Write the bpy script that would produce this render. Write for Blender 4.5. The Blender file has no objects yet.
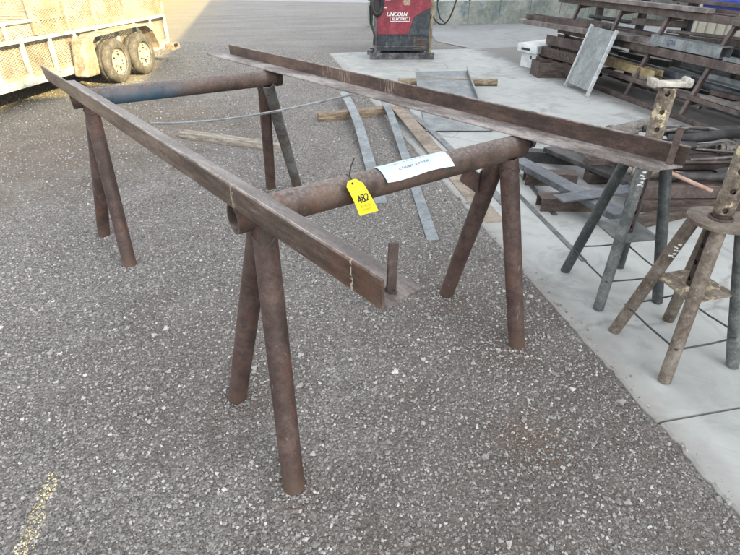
import bpy, bmesh, math, random
from mathutils import Vector, Matrix, noise
R = math.radians
random.seed(7)
scn = bpy.context.scene
COL = scn.collection
PI = math.pi
# ------------------------------------------------------------------ camera (world: +Y runs along the slab edge, z=0 is the slab top)
F_PX, PITCH, CAM_H, YAW = 510.0, R(32), 1.6, R(11.8)
camd = bpy.data.cameras.new('camera'); cam = bpy.data.objects.new('camera', camd); COL.objects.link(cam)
camd.sensor_width = 36; camd.lens = 36 * F_PX / 740; camd.clip_start = .05; camd.clip_end = 2000
cam.location = (0, 0, CAM_H); cam.rotation_euler = (PI / 2 - PITCH, 0, -YAW); scn.camera = cam
_M = cam.rotation_euler.to_matrix()
GZ = -.015
def ray(x, y): return _M @ Vector(((x - 370) / F_PX, (277.5 - y) / F_PX, -1))
def G(x, y, z=0.0):                       # survey: photo point to a place on the level z
    r = ray(x, y); c = Vector((0, 0, CAM_H)); return c + r * ((z - CAM_H) / r.z)
def PL(x, y, n, v):                       # survey: photo point to a place on the plane n.p = v
    r = ray(x, y); c = Vector((0, 0, CAM_H)); n = Vector(n); return c + r * ((v - c.dot(n)) / r.dot(n))
# ------------------------------------------------------------------ materials
def new_mat(name):
    m = bpy.data.materials.new(name); m.use_nodes = True
    nt = m.node_tree; nt.nodes.clear()
    out = nt.nodes.new('ShaderNodeOutputMaterial'); b = nt.nodes.new('ShaderNodeBsdfPrincipled')
    nt.links.new(b.outputs[0], out.inputs[0]); return m, nt, b
def nd(nt, t, **kw):
    n = nt.nodes.new(t)
    for k, v in kw.items():
        if k in n.inputs: n.inputs[k].default_value = v
        else: setattr(n, k, v)
    return n
def noise_n(nt, co, scale, detail=6, rough=.6, dist=0.):
    n = nd(nt, 'ShaderNodeTexNoise'); n.inputs['Scale'].default_value = scale; n.inputs['Detail'].default_value = detail
    n.inputs['Roughness'].default_value = rough; n.inputs['Distortion'].default_value = dist; nt.links.new(co, n.inputs['Vector']); return n.outputs['Fac']
def ramp(nt, fac, stops):
    n = nt.nodes.new('ShaderNodeValToRGB'); e = n.color_ramp.elements
    while len(e) < len(stops): e.new(.5)
    for i, (p, c) in enumerate(stops):
        e[i].position = p; e[i].color = (c if isinstance(c, tuple) else (c, c, c)) + (1,)
    nt.links.new(fac, n.inputs[0]); return n.outputs[0]
def mix(nt, fac, a, b, mode='MIX'):
    n = nt.nodes.new('ShaderNodeMix'); n.data_type = 'RGBA'; n.blend_type = mode
    for s, v in ((n.inputs[0], fac), (n.inputs[6], a), (n.inputs[7], b)):
        if isinstance(v, (int, float)): s.default_value = v
        elif isinstance(v, tuple): s.default_value = v + (1,)
        else: nt.links.new(v, s)
    return n.outputs[2]
def mth(nt, op, a, b=None, clamp=False):
    n = nt.nodes.new('ShaderNodeMath'); n.operation = op; n.use_clamp = clamp
    for i, v in enumerate((a, b)):
        if v is None: continue
        if isinstance(v, (int, float)): n.inputs[i].default_value = v
        else: nt.links.new(v, n.inputs[i])
    return n.outputs[0]
def coords(nt, kind='Object', scale=None, rot=None):
    t = nt.nodes.new('ShaderNodeTexCoord'); o = t.outputs[kind]
    if scale or rot:
        m = nt.nodes.new('ShaderNodeMapping')
        if scale: m.inputs['Scale'].default_value = scale
        if rot: m.inputs['Rotation'].default_value = rot
        nt.links.new(o, m.inputs[0]); o = m.outputs[0]
    return o
def bump(nt, b, h, strength=.3, dist=.01):
    n = nt.nodes.new('ShaderNodeBump'); n.inputs['Strength'].default_value = strength; n.inputs['Distance'].default_value = dist
    nt.links.new(h, n.inputs['Height']); nt.links.new(n.outputs[0], b.inputs['Normal']); return n
def surf(name, cols, scale=8, rough=(.55, .85), metal=0., bmp=.25, bdist=.003, speck=None, speck_scale=90, speck_lo=.62, stretch=None, extra=None, fine=.32):
    """worn surface: three tones over large noise, fine speckles, uneven roughness"""
    m, nt, b = new_mat(name)
    co = coords(nt, 'Object', stretch)
    n1 = noise_n(nt, co, scale, 8, .65, .4); n2 = noise_n(nt, co, scale * 6, 6, .7)
    f = mth(nt, 'ADD', mth(nt, 'MULTIPLY', n1, .65), mth(nt, 'MULTIPLY', n2, .35))
    c = ramp(nt, f, [(.41, cols[0]), (.5, cols[1]), (.59, cols[2])])
    if speck:
        n3 = noise_n(nt, co, speck_scale, 4, .75)
        c = mix(nt, ramp(nt, n3, [(speck_lo, 0.), (speck_lo + .08, 1.)]), c, speck)
    nf = noise_n(nt, coords(nt, 'Object'), 130 if scale < 12 else 260, 3, .8); nm = noise_n(nt, coords(nt, 'Object'), 38, 5, .8)
    c = mix(nt, 1., c, ramp(nt, mth(nt, 'ADD', mth(nt, 'MULTIPLY', nf, .55), mth(nt, 'MULTIPLY', nm, .45)), [(.4, (1 - fine,) * 3), (.6, (1 + fine * .6,) * 3)]), 'MULTIPLY')
    if extra: c = extra(nt, c)
    nt.links.new(c, b.inputs['Base Color'])
    nt.links.new(ramp(nt, n2, [(.3, rough[0]), (.7, rough[1])]), b.inputs['Roughness'])
    b.inputs['Metallic'].default_value = metal
    bump(nt, b, mth(nt, 'ADD', n2, mth(nt, 'MULTIPLY', noise_n(nt, co, scale * 25, 3, .7), .6)), bmp, bdist)
    return m
def marks(axis_spans, col, streak=(60, 4, 6), thresh=.5, zedge=None, endrust=None):
    """rubbed marks at given distances along the local X of a rail"""
    def f(nt, c):
        co = coords(nt); s = nt.nodes.new('ShaderNodeSeparateXYZ'); nt.links.new(co, s.inputs[0]); tot = None; wob = mth(nt, 'MULTIPLY', mth(nt, 'SUBTRACT', noise_n(nt, co, 45, 4, .7), .5), .05)
        for a, w in axis_spans:
            g = mth(nt, 'SUBTRACT', 1.0, mth(nt, 'DIVIDE', mth(nt, 'ABSOLUTE', mth(nt, 'SUBTRACT', mth(nt, 'ADD', s.outputs[0], wob), a)), w), True)
            g = mth(nt, 'MULTIPLY', g, 3.0, True)
            tot = g if tot is None else mth(nt, 'ADD', tot, g, True)
        n = noise_n(nt, coords(nt, 'Object', streak), 1.3, 3, .6)
        k = mth(nt, 'MULTIPLY', tot, ramp(nt, n, [(thresh, 0.), (thresh + .08, .75)]))
        if zedge:
            ze = mth(nt, 'ADD', mth(nt, 'SUBTRACT', s.outputs[2], zedge - .5), mth(nt, 'MULTIPLY', noise_n(nt, co, 25, 4, .7), .006))
            c = mix(nt, mth(nt, 'MULTIPLY', ramp(nt, ze, [(.5, 0.), (.504, .8)]), ramp(nt, noise_n(nt, co, 9, 4, .7), [(.38, .25), (.55, 1.)])), c, (.36, .325, .3))
        if endrust:
            c = mix(nt, mth(nt, 'MULTIPLY', ramp(nt, mth(nt, 'ADD', mth(nt, 'SUBTRACT', s.outputs[0], endrust), wob), [(.0, 0.), (.15, .6)]), ramp(nt, noise_n(nt, co, 16, 5, .7), [(.4, .1), (.58, 1.)])), c, (.115, .056, .034))
        return mix(nt, k, c, col)
    return f
RUST_D, RUST_M, RUST_L = (.038, .026, .022), (.066, .045, .037), (.105, .074, .06)
M = {}
M['leg_rust'] = surf('rusty_leg', ((.038, .025, .022), (.064, .041, .036), (.098, .064, .054)), 7, (.5, .8), .2, .35, .002, (.17, .14, .125), 140, .67)
def scratches(nt, c, col=(.24, .2, .17), amt=.55):
    co = coords(nt, 'Object', (1, 1, .12)); n = noise_n(nt, co, 60, 3, .6); m_ = noise_n(nt, coords(nt), 6, 5, .7)
    k = mth(nt, 'MULTIPLY', ramp(nt, n, [(.66, 0.), (.7, amt)]), ramp(nt, m_, [(.48, 0.), (.6, 1.)]))
    c = mix(nt, k, c, col); o = noise_n(nt, coords(nt, 'Object', (1, 1, .5)), 11, 6, .75)
    c = mix(nt, ramp(nt, o, [(.54, 0.), (.66, .65)]), c, (.115, .052, .032))
    g = nt.nodes.new('ShaderNodeNewGeometry'); sn = nt.nodes.new('ShaderNodeSeparateXYZ'); nt.links.new(g.outputs['Normal'], sn.inputs[0])
    d = noise_n(nt, coords(nt, 'Object'), 70, 5, .8)     # dusty speckle, upward faces painted lighter as if lit from above
    kd = mth(nt, 'MULTIPLY', ramp(nt, sn.outputs[2], [(.45, 0.), (.95, 1.)]), ramp(nt, d, [(.42, .12), (.62, .6)]))
    return mix(nt, kd, c, (.27, .245, .23))
def foot_fade(nt, c):
    c = scratches(nt, c)
    s = nt.nodes.new('ShaderNodeSeparateXYZ'); g = nt.nodes.new('ShaderNodeNewGeometry'); nt.links.new(g.outputs['Position'], s.inputs[0])
    z = mth(nt, 'ADD', s.outputs[2], mth(nt, 'MULTIPLY', noise_n(nt, g.outputs['Position'], 14), .12))
    k = ramp(nt, z, [(.03, .6), (.2, 0.)])
    return mix(nt, k, c, (.13, .085, .06))
M['leg_rust'] = surf('rusty_leg', ((.038, .025, .022), (.064, .041, .036), (.098, .064, .054)), 7, (.5, .8), .2, .35, .002, (.17, .14, .125), 140, .67, extra=foot_fade)
M['leg_grey'] = surf('grey_green_worn_leg', ((.06, .055, .05), (.105, .108, .102), (.155, .17, .165)), 7, (.5, .8), .2, .35, .002, (.17, .14, .125), 140, .67, extra=foot_fade)
def blue_patch(nt, c):
    c = scratches(nt, c)
    s = nt.nodes.new('ShaderNodeSeparateXYZ'); co = coords(nt); nt.links.new(co, s.inputs[0])
    x = mth(nt, 'ADD', s.outputs[0], mth(nt, 'MULTIPLY', noise_n(nt, co, 9), .3))
    k = ramp(nt, x, [(.3, 0.), (.36, .75), (.6, .7), (.85, 0.)])
    zz = mth(nt, 'ADD', s.outputs[2], mth(nt, 'MULTIPLY', noise_n(nt, co, 22), .05))
    k2 = ramp(nt, mth(nt, 'ADD', zz, .5), [(.49, 1.), (.565, .12)])
    return mix(nt, mth(nt, 'MULTIPLY', k, k2), c, (.035, .12, .19))
M['pipe_blue'] = surf('rusty_pipe_with_blue_paint', (RUST_D, RUST_M, RUST_L), 5, (.5, .8), .25, .35, .002, (.2, .17, .155), 160, .66, extra=blue_patch)
M['pipe_rust'] = surf('rusty_pipe', (RUST_D, RUST_M, RUST_L), 5, (.5, .8), .25, .35, .002, (.2, .17, .155), 160, .66, extra=scratches)
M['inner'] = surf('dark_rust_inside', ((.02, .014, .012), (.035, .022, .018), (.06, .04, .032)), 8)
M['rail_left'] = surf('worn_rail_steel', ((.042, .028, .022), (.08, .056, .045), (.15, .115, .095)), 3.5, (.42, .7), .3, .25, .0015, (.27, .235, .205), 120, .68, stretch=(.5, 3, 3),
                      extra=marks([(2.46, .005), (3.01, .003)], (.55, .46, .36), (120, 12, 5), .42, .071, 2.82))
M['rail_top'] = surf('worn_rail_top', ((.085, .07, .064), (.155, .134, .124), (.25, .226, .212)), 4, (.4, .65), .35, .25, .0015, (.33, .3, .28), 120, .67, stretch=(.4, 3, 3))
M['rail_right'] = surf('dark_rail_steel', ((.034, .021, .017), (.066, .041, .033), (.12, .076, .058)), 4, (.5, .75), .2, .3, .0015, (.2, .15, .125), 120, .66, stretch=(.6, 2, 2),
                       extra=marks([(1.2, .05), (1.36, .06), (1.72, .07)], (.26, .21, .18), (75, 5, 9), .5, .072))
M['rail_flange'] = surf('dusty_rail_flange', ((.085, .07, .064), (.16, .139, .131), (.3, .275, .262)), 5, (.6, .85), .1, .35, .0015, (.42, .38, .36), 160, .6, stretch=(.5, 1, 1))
M['stub'] = surf('dark_stub', ((.035, .024, .021), (.06, .04, .034), (.1, .07, .058)), 20)
M['weld'] = surf('weld_bead', ((.04, .03, .027), (.075, .055, .047), (.12, .09, .075)), 60, bmp=.8, bdist=.004)
M['rack'] = surf('brown_rack_steel', ((.04, .03, .027), (.078, .058, .052), (.13, .1, .09)), 5, (.5, .8), .15, .25, .002, stretch=(1, 1, 1))
M['rack_light'] = surf('grey_brown_steel', ((.085, .072, .067), (.14, .12, .113), (.22, .195, .187)), 5, (.5, .75), .15, .2, .002)
M['dark_steel'] = surf('dark_mill_steel', ((.022, .022, .024), (.042, .041, .042), (.075, .07, .068)), 6, (.45, .75), .3, .2, .002)
M['blue_steel'] = surf('blue_grey_mill_steel', ((.05, .056, .066), (.085, .095, .11), (.14, .155, .17)), 4, (.4, .65), .35, .15, .001, (.25, .27, .29), 120, .68)
M['galv'] = surf('galvanised_steel', ((.125, .145, .158), (.175, .2, .213), (.25, .275, .285)), 7, (.4, .65), .35, .1, .001, (.5, .54, .55), 60, .64)
M['galv_bright'] = surf('bright_galvanised_edge', ((.3, .33, .34), (.42, .45, .46), (.52, .55, .56)), 7, (.4, .6), .2)
M['galv_dark'] = surf('dull_galvanised_steel', ((.125, .14, .145), (.17, .19, .195), (.235, .255, .258)), 5, (.45, .7), .25, .12, .001, (.37, .39, .39), 90, .66)
M['strap'] = surf('grey_strap_steel', ((.08, .085, .09), (.13, .137, .142), (.2, .208, .212)), 6, (.4, .6), .4, .12, .001)
M['tan_flat'] = surf('tan_rusted_flat', ((.13, .098, .072), (.2, .16, .122), (.28, .24, .195)), 4, (.6, .85), .05, .2, .001, (.42, .38, .33), 80, .66)
M['timber'] = surf('weathered_timber', ((.1, .072, .045), (.19, .145, .095), (.3, .245, .18)), 5, (.7, .95), 0, .5, .004, (.4, .34, .26), 40, .64, stretch=(1.2, 9, 9))
M['timber_grey'] = surf('grey_weathered_timber', ((.14, .125, .1), (.24, .215, .18), (.36, .33, .28)), 5, (.7, .95), 0, .5, .004, (.42, .3, .16), 30, .62, stretch=(1.2, 9, 9))
M['beam_brown'] = surf('brown_beam', ((.03, .022, .019), (.06, .043, .036), (.11, .082, .068)), 5, (.6, .9), 0, .3, .003, stretch=(1, 6, 6))
M['jack_pipe_blue'] = surf('grey_painted_jack_leg', ((.06, .068, .07), (.1, .112, .112), (.17, .18, .172)), 9, (.45, .75), .25, .25, .001, (.25, .2, .15), 70, .64)
M['jack_pipe_dark'] = surf('dark_painted_jack_leg', ((.03, .037, .04), (.052, .06, .062), (.09, .098, .096)), 9, (.4, .7), .25, .2, .001, (.16, .13, .1), 70, .66)
M['jack_rust'] = surf('rust_brown_jack_leg', ((.075, .055, .042), (.135, .108, .084), (.2, .175, .148)), 8, (.55, .85), .1, .3, .001, (.3, .27, .22), 60, .62)
M['jack_column'] = surf('chipped_cream_column', ((.07, .05, .038), (.15, .12, .09), (.27, .235, .19)), 9, (.5, .8), .1, .4, .002, (.52, .45, .3), 16, .55)
M['jack_head'] = surf('cream_head', ((.2, .18, .15), (.36, .34, .3), (.5, .48, .42)), 14, (.5, .8), 0, .4, .002, (.12, .09, .06), 40, .62)
M['white_mark'] = surf('white_paint_mark', ((.45, .46, .45), (.62, .63, .62), (.72, .72, .7)), 40)
M['tag'] = surf('yellow_tag', ((.66, .56, .012), (.72, .63, .02), (.76, .68, .04)), 5, (.45, .6), 0, .05, .001, fine=.03)
M['ink'] = surf('black_ink', ((.012, .012, .013), (.018, .018, .02), (.03, .03, .03)), 20)
M['ink_soft'] = surf('faded_ink', ((.16, .19, .2), (.22, .26, .27), (.3, .33, .34)), 20)
M['ink_mid'] = surf('pen_ink', ((.05, .065, .07), (.08, .095, .1), (.12, .14, .15)), 20)
M['tag_print'] = surf('tag_print', ((.3, .27, .03), (.36, .33, .04), (.42, .38, .05)), 20)
M['paper'] = surf('paper', ((.36, .46, .53), (.44, .54, .61), (.5, .59, .65)), 9, (.5, .7), 0, .25, .003, fine=.05)
M['black'] = surf('black_rubber', ((.012, .012, .013), (.022, .022, .024), (.04, .04, .042)), 8, (.5, .8))
M['tyre'] = surf('dusty_tyre', ((.05, .046, .04), (.09, .083, .072), (.15, .138, .12)), 8, (.75, .95), 0, .3, .003)
M['tyre_dark'] = surf('dark_tyre', ((.02, .02, .02), (.035, .034, .033), (.07, .065, .06)), 8, (.7, .95))
M['rim'] = surf('cream_rim', ((.2, .18, .145), (.32, .3, .25), (.44, .42, .37)), 6, (.4, .7), 0, .2, .002, (.3, .2, .12), 30, .66)
M['trailer_paint'] = surf('faded_trailer_paint', ((.2, .215, .215), (.31, .345, .355), (.44, .48, .49)), 4, (.55, .85), 0, .2, .002, (.33, .19, .1), 16, .58)
M['trailer_rust'] = surf('orange_rusted_trailer', ((.2, .15, .1), (.31, .25, .18), (.42, .38, .31)), 5, (.6, .9), 0, .2, .002, (.5, .48, .4), 30, .6)
M['white_box'] = surf('white_cabinet_paint', ((.42, .46, .47), (.54, .58, .59), (.62, .65, .66)), 4, (.35, .6), 0, .1, .001, (.33, .3, .26), 14, .7, fine=.08)
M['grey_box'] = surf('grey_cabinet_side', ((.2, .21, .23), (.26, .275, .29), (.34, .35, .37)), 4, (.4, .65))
M['red'] = surf('red_welder_paint', ((.12, .008, .018), (.18, .012, .028), (.24, .035, .05)), 4, (.35, .6), 0, .08, .001, (.38, .1, .12), 30, .67)
M['black_paint'] = surf('black_welder_paint', ((.012, .016, .022), (.022, .03, .038), (.05, .065, .075)), 6, (.4, .65), .1, .1, .001, (.12, .15, .16), 30, .66)
M['skid'] = surf('scuffed_black_skid', ((.025, .027, .03), (.06, .062, .065), (.15, .15, .15)), 12, (.4, .7), .3, .2, .002)
M['white_letter'] = surf('white_lettering', ((.65, .65, .66), (.72, .72, .72), (.76, .76, .76)), 20)
M['emblem'] = surf('grey_gold_emblem', ((.2, .14, .1), (.3, .22, .16), (.4, .33, .27)), 60)
M['lilac'] = surf('scuffed_pale_strip', ((.3, .27, .33), (.42, .38, .45), (.6, .56, .62)), 20)
M['copper'] = surf('salmon_orange_rod', ((.28, .16, .11), (.38, .25, .19), (.46, .34, .28)), 14, (.5, .75), 0, .1, .001, (.2, .12, .09), 30, .68)
M['olive'] = surf('olive_channel', ((.16, .12, .06), (.27, .21, .11), (.38, .32, .19)), 5, (.5, .8), .1, .2, .001)
M['tan_drum'] = surf('tan_drum', ((.2, .15, .09), (.3, .24, .15), (.4, .33, .22)), 5)
M['blue_drum'] = surf('blue_plastic_drum', ((.005, .035, .33), (.01, .055, .45), (.02, .08, .52)), 3, (.3, .45))
M['wire'] = surf('dark_wire', ((.03, .033, .035), (.05, .053, .055), (.08, .08, .08)), 20, (.4, .6), .4)
M['grey_hose'] = surf('grey_brown_pipe', ((.1, .088, .08), (.16, .145, .132), (.24, .22, .2)), 9, (.5, .8), .1, .3, .002)
M['unseen_building_siding'] = surf('unseen_building_tan_siding', ((.3, .28, .23), (.36, .34, .28), (.42, .4, .33)), .6, (.4, .6), .1)
M['roofing'] = surf('grey_roofing', ((.25, .26, .27), (.3, .31, .32), (.36, .37, .38)), .6)
M['writing_blue'] = surf('blue_marker', ((.02, .03, .1), (.03, .045, .14), (.06, .08, .2)), 20)
# expanded metal mesh
def mesh_mat(name, c1, c2):
    m, nt, b = new_mat(name)
    co = coords(nt, 'Object'); s = nt.nodes.new('ShaderNodeSeparateXYZ'); nt.links.new(co, s.inputs[0])
    u = mth(nt, 'MULTIPLY', s.outputs[0], 2 * PI / .06); v = mth(nt, 'MULTIPLY', s.outputs[2], 2 * PI / .03)
    w = mth(nt, 'ADD', mth(nt, 'COSINE', u), mth(nt, 'COSINE', v))           # diamonds
    hole = ramp(nt, mth(nt, 'ABSOLUTE', w), [(.55, 0.), (.75, 1.)])
    n = noise_n(nt, co, 3, 6); c = ramp(nt, n, [(.38, c1), (.6, c2)])
    nt.links.new(c, b.inputs['Base Color']); b.inputs['Roughness'].default_value = .8
    t = nt.nodes.new('ShaderNodeBsdfTransparent'); mx = nt.nodes.new('ShaderNodeMixShader')
    nt.links.new(mth(nt, 'MULTIPLY', hole, .92), mx.inputs[0]); nt.links.new(b.outputs[0], mx.inputs[1]); nt.links.new(t.outputs[0], mx.inputs[2])
    out = [x for x in nt.nodes if x.type == 'OUTPUT_MATERIAL'][0]; nt.links.new(mx.outputs[0], out.inputs[0]); return m
M['mesh_upper'] = mesh_mat('expanded_mesh_tan', (.27, .22, .15), (.42, .39, .31))
M['mesh_lower'] = mesh_mat('expanded_mesh_rusty', (.22, .175, .12), (.36, .33, .26))
# gravel ground
def gravel_ground():
    m, nt, b = new_mat('gravel_ground')
    g = nt.nodes.new('ShaderNodeNewGeometry'); co = g.outputs['Position']
    def vor(scale, feat='F1'):
        v = nt.nodes.new('ShaderNodeTexVoronoi'); v.feature = feat; v.inputs['Scale'].default_value = scale; v.inputs['Randomness'].default_value = 1
        nt.links.new(co, v.inputs['Vector']); return v
    v1 = vor(75); v2 = vor(190); v3 = vor(30)
    def cellgrey(v, lo, hi):
        s = nt.nodes.new('ShaderNodeSeparateColor'); nt.links.new(v.outputs['Color'], s.inputs[0])
        return s.outputs[0]
    c1 = ramp(nt, cellgrey(v1, 0, 1), [(0., (.105, .101, .097)), (.4, (.205, .198, .19)), (.8, (.305, .296, .284)), (1., (.45, .44, .425))])
    c2 = ramp(nt, cellgrey(v2, 0, 1), [(0., (.095, .09, .085)), (.6, (.2, .19, .18)), (1., (.33, .316, .3))])
    edge = ramp(nt, v1.outputs['Distance'], [(.35, 1.), (.62, 0.)])
    c = mix(nt, edge, c2, c1)
    # large stones seen far away
    c3 = ramp(nt, cellgrey(v3, 0, 1), [(.88, (.15, .145, .14)), (.97, (.42, .42, .41))])
    e3 = ramp(nt, v3.outputs['Distance'], [(.2, 1.), (.34, 0.)])
    sel = ramp(nt, cellgrey(v3, 0, 1), [(.86, 0.), (.9, .8)])
    c = mix(nt, mth(nt, 'MULTIPLY', e3, sel), c, c3)
    # broad tone: brown dirt near the slab, lighter worn tracks far off
    nb = noise_n(nt, co, .9, 5, .6, .5); nb2 = noise_n(nt, co, 3.2, 6, .65)
    s = nt.nodes.new('ShaderNodeSeparateXYZ'); nt.links.new(co, s.inputs[0])
    def blob(x, y, r, soft=1.):
        d = nt.nodes.new('ShaderNodeVectorMath'); d.operation = 'DISTANCE'; nt.links.new(co, d.inputs[0]); d.inputs[1].default_value = (x, y, GZ)
        q = mth(nt, 'ADD', mth(nt, 'DIVIDE', d.outputs['Value'], r), mth(nt, 'MULTIPLY', mth(nt, 'SUBTRACT', nb2, .5), 1.6))
        return ramp(nt, q, [(.35, 1.), (1., 0.)])
    dirt = mth(nt, 'MAXIMUM', blob(.95, 1.2, 1.05), mth(nt, 'MAXIMUM', blob(.45, .8, .75), blob(1.05, 2.1, .8)))
    dirt = mth(nt, 'MAXIMUM', dirt, mth(nt, 'MULTIPLY', blob(-.35, 1.95, .8), .7))
    c = mix(nt, mth(nt, 'MULTIPLY', dirt, .72), c, mix(nt, mth(nt, 'MULTIPLY', edge, .3), (.128, .11, .096), c1))
    rusty = mth(nt, 'MAXIMUM', blob(.93, 1.22, .2), mth(nt, 'MULTIPLY', blob(.05, .75, .3), .4))
    for fx, fy in ((-.03, 1.17), (-.24, 1.66), (1.1, 1.74), (.9, 2.23)):  # brown darkening painted round the near feet as contact shade
        rusty = mth(nt, 'MAXIMUM', rusty, mth(nt, 'MULTIPLY', blob(fx, fy, .17), .9))  # adds the painted contact shade to the rust mask
    c = mix(nt, mth(nt, 'MULTIPLY', rusty, .45), c, (.15, .1, .074))  # rust patches and the painted contact shade share this brown
    warm = mth(nt, 'MAXIMUM', blob(-1.4, 6.3, 1.6), blob(-2.2, 5.2, 1.6))
    c = mix(nt, mth(nt, 'MULTIPLY', warm, .55), c, (.17, .135, .1))
    c = mix(nt, .8, c, ramp(nt, mth(nt, 'ADD', mth(nt, 'MULTIPLY', nb, .6), mth(nt, 'MULTIPLY', nb2, .4)), [(.4, (.7, .68, .66)), (.6, (1., .99, .98))]), 'MULTIPLY')
    # distance: worn yard with faint tyre tracks, turning tan with the sun's yellow painted in out past the trailer
    cz = nt.nodes.new('ShaderNodeMapping'); cz.inputs['Scale'].default_value = (.22, 1.3, 1); cz.inputs['Rotation'].default_value = (0, 0, R(14)); nt.links.new(co, cz.inputs[0])
    tr = noise_n(nt, cz.outputs[0], 1.1, 7, .68, .8); pat = noise_n(nt, co, 22, 8, .85)
    far = ramp(nt, mth(nt, 'DIVIDE', mth(nt, 'ADD', s.outputs[1], mth(nt, 'MULTIPLY', nb, 5)), 30), [(.3, 0.), (.62, .6)])
    ft = mth(nt, 'ADD', mth(nt, 'MULTIPLY', tr, .35), mth(nt, 'MULTIPLY', pat, .65))
    c = mix(nt, far, c, ramp(nt, ft, [(.4, (.13, .126, .12)), (.5, (.23, .223, .213)), (.6, (.36, .35, .335))]))
    sun_tint = mth(nt, 'MULTIPLY', ramp(nt, mth(nt, 'ADD', mth(nt, 'MULTIPLY', s.outputs[0], -.1), mth(nt, 'MULTIPLY', nb, .25)), [(.18, 0.), (.5, .85)]), ramp(nt, mth(nt, 'DIVIDE', s.outputs[1], 20), [(.25, 0.), (.5, 1.)]))
    c = mix(nt, sun_tint, c, (.29, .24, .115))
    nt.links.new(c, b.inputs['Base Color']); b.inputs['Roughness'].default_value = .9
    try: b.inputs['Specular IOR Level'].default_value = .3
    except Exception: pass
    h = mth(nt, 'ADD', mth(nt, 'MULTIPLY', v1.outputs['Distance'], -1.), mth(nt, 'ADD', mth(nt, 'MULTIPLY', v2.outputs['Distance'], -.4), mth(nt, 'MULTIPLY', nb2, 1.2)))
    bump(nt, b, h, 1., .012); return m
M['gravel'] = gravel_ground()
def stone_mat(name='stone', stops=None):
    m, nt, b = new_mat(name); oi = nt.nodes.new('ShaderNodeObjectInfo')
    c = ramp(nt, oi.outputs['Random'], stops or [(0., (.1, .096, .092)), (.3, (.18, .174, .167)), (.65, (.27, .262, .252)), (.92, (.38, .37, .355)), (1., (.55, .54, .52))])
    c = mix(nt, .6, c, ramp(nt, noise_n(nt, coords(nt), 1.6, 5), [(.3, (.6, .6, .6)), (.7, (1., 1., 1.))]), 'MULTIPLY')
    nt.links.new(c, b.inputs['Base Color']); b.inputs['Roughness'].default_value = .85; return m
M['stone'] = stone_mat()
M['sun_streak_stone'] = stone_mat('sun_streak_stone', [(0., (.25, .2, .1)), (.4, (.5, .43, .25)), (1., (.85, .77, .52))])  # yellow tones stand in for sunlight on the gravel
def concrete(name, base, stainy=1.):
    m, nt, b = new_mat(name); g = nt.nodes.new('ShaderNodeNewGeometry'); co = g.outputs['Position']
    n1 = noise_n(nt, co, .8, 7, .62, .6); n2 = noise_n(nt, co, 5, 7, .65, .4); n3 = noise_n(nt, co, 160, 3, .7); n4 = noise_n(nt, co, 2.1, 6, .7, 1.2)
    k = lambda f: tuple(x * f for x in base)
    c = ramp(nt, mth(nt, 'ADD', mth(nt, 'MULTIPLY', n1, .55), mth(nt, 'MULTIPLY', n2, .45)), [(.34, k(.74)), (.5, k(1.)), (.66, k(1.17))])
    c = mix(nt, ramp(nt, n4, [(.54, 0.), (.66, .6 * stainy)]), c, k(.56))
    c = mix(nt, ramp(nt, n3, [(.6, 0.), (.7, .35)]), c, k(.6))
    vc = nt.nodes.new('ShaderNodeTexVoronoi'); vc.feature = 'DISTANCE_TO_EDGE'; vc.inputs['Scale'].default_value = .33
    vm = nt.nodes.new('ShaderNodeVectorMath'); vm.operation = 'ADD'; nz = nt.nodes.new('ShaderNodeTexNoise'); nz.inputs['Scale'].default_value = 2.2; nz.inputs['Detail'].default_value = 8; nt.links.new(co, nz.inputs['Vector'])
    vs_ = nt.nodes.new('ShaderNodeVectorMath'); vs_.operation = 'SCALE'; vs_.inputs['Scale'].default_value = .5; nt.links.new(nz.outputs['Color'], vs_.inputs[0]); nt.links.new(co, vm.inputs[0]); nt.links.new(vs_.outputs[0], vm.inputs[1]); nt.links.new(vm.outputs[0], vc.inputs['Vector'])
    c = mix(nt, ramp(nt, vc.outputs['Distance'], [(.0, .55), (.006, 0.)]), c, k(.4))
    n5 = noise_n(nt, co, 1.3, 8, .72, 2.2); c = mix(nt, ramp(nt, n5, [(.57, 0.), (.7, .6)]), c, k(.45)); n6 = noise_n(nt, co, 14, 4, .8); c = mix(nt, ramp(nt, n6, [(.64, 0.), (.74, .5)]), c, k(.5))
    s = nt.nodes.new('ShaderNodeSeparateXYZ'); nt.links.new(co, s.inputs[0])
    ex = mth(nt, 'ADD', s.outputs[0], mth(nt, 'MULTIPLY', noise_n(nt, co, 9, 6, .7), .22))
    if stainy > .5:
        c = mix(nt, ramp(nt, mth(nt, 'SUBTRACT', ex, 1.0), [(.5, .8), (.72, 0.)]), c, (.2, .185, .168))
        rk = ramp(nt, mth(nt, 'SUBTRACT', mth(nt, 'ADD', s.outputs[0], mth(nt, 'MULTIPLY', n4, .8)), 4.2), [(.55, 0.), (.9, .8)])
        c = mix(nt, rk, c, (.115, .108, .1))
    nt.links.new(c, b.inputs['Base Color']); b.inputs['Roughness'].default_value = .85
    bump(nt, b, mth(nt, 'ADD', n2, mth(nt, 'MULTIPLY', n3, .3)), .25, .004); return m
M['slab'] = concrete('slab_concrete', (.325, .338, .33))
M['apron'] = concrete('apron_concrete', (.225, .235, .24), .3)
M['wallc'] = surf('stained_wall_concrete', ((.15, .18, .165), (.24, .265, .24), (.34, .35, .32)), 1.6, (.7, .95), 0, .3, .01, (.12, .19, .24), 3.5, .58)
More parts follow.
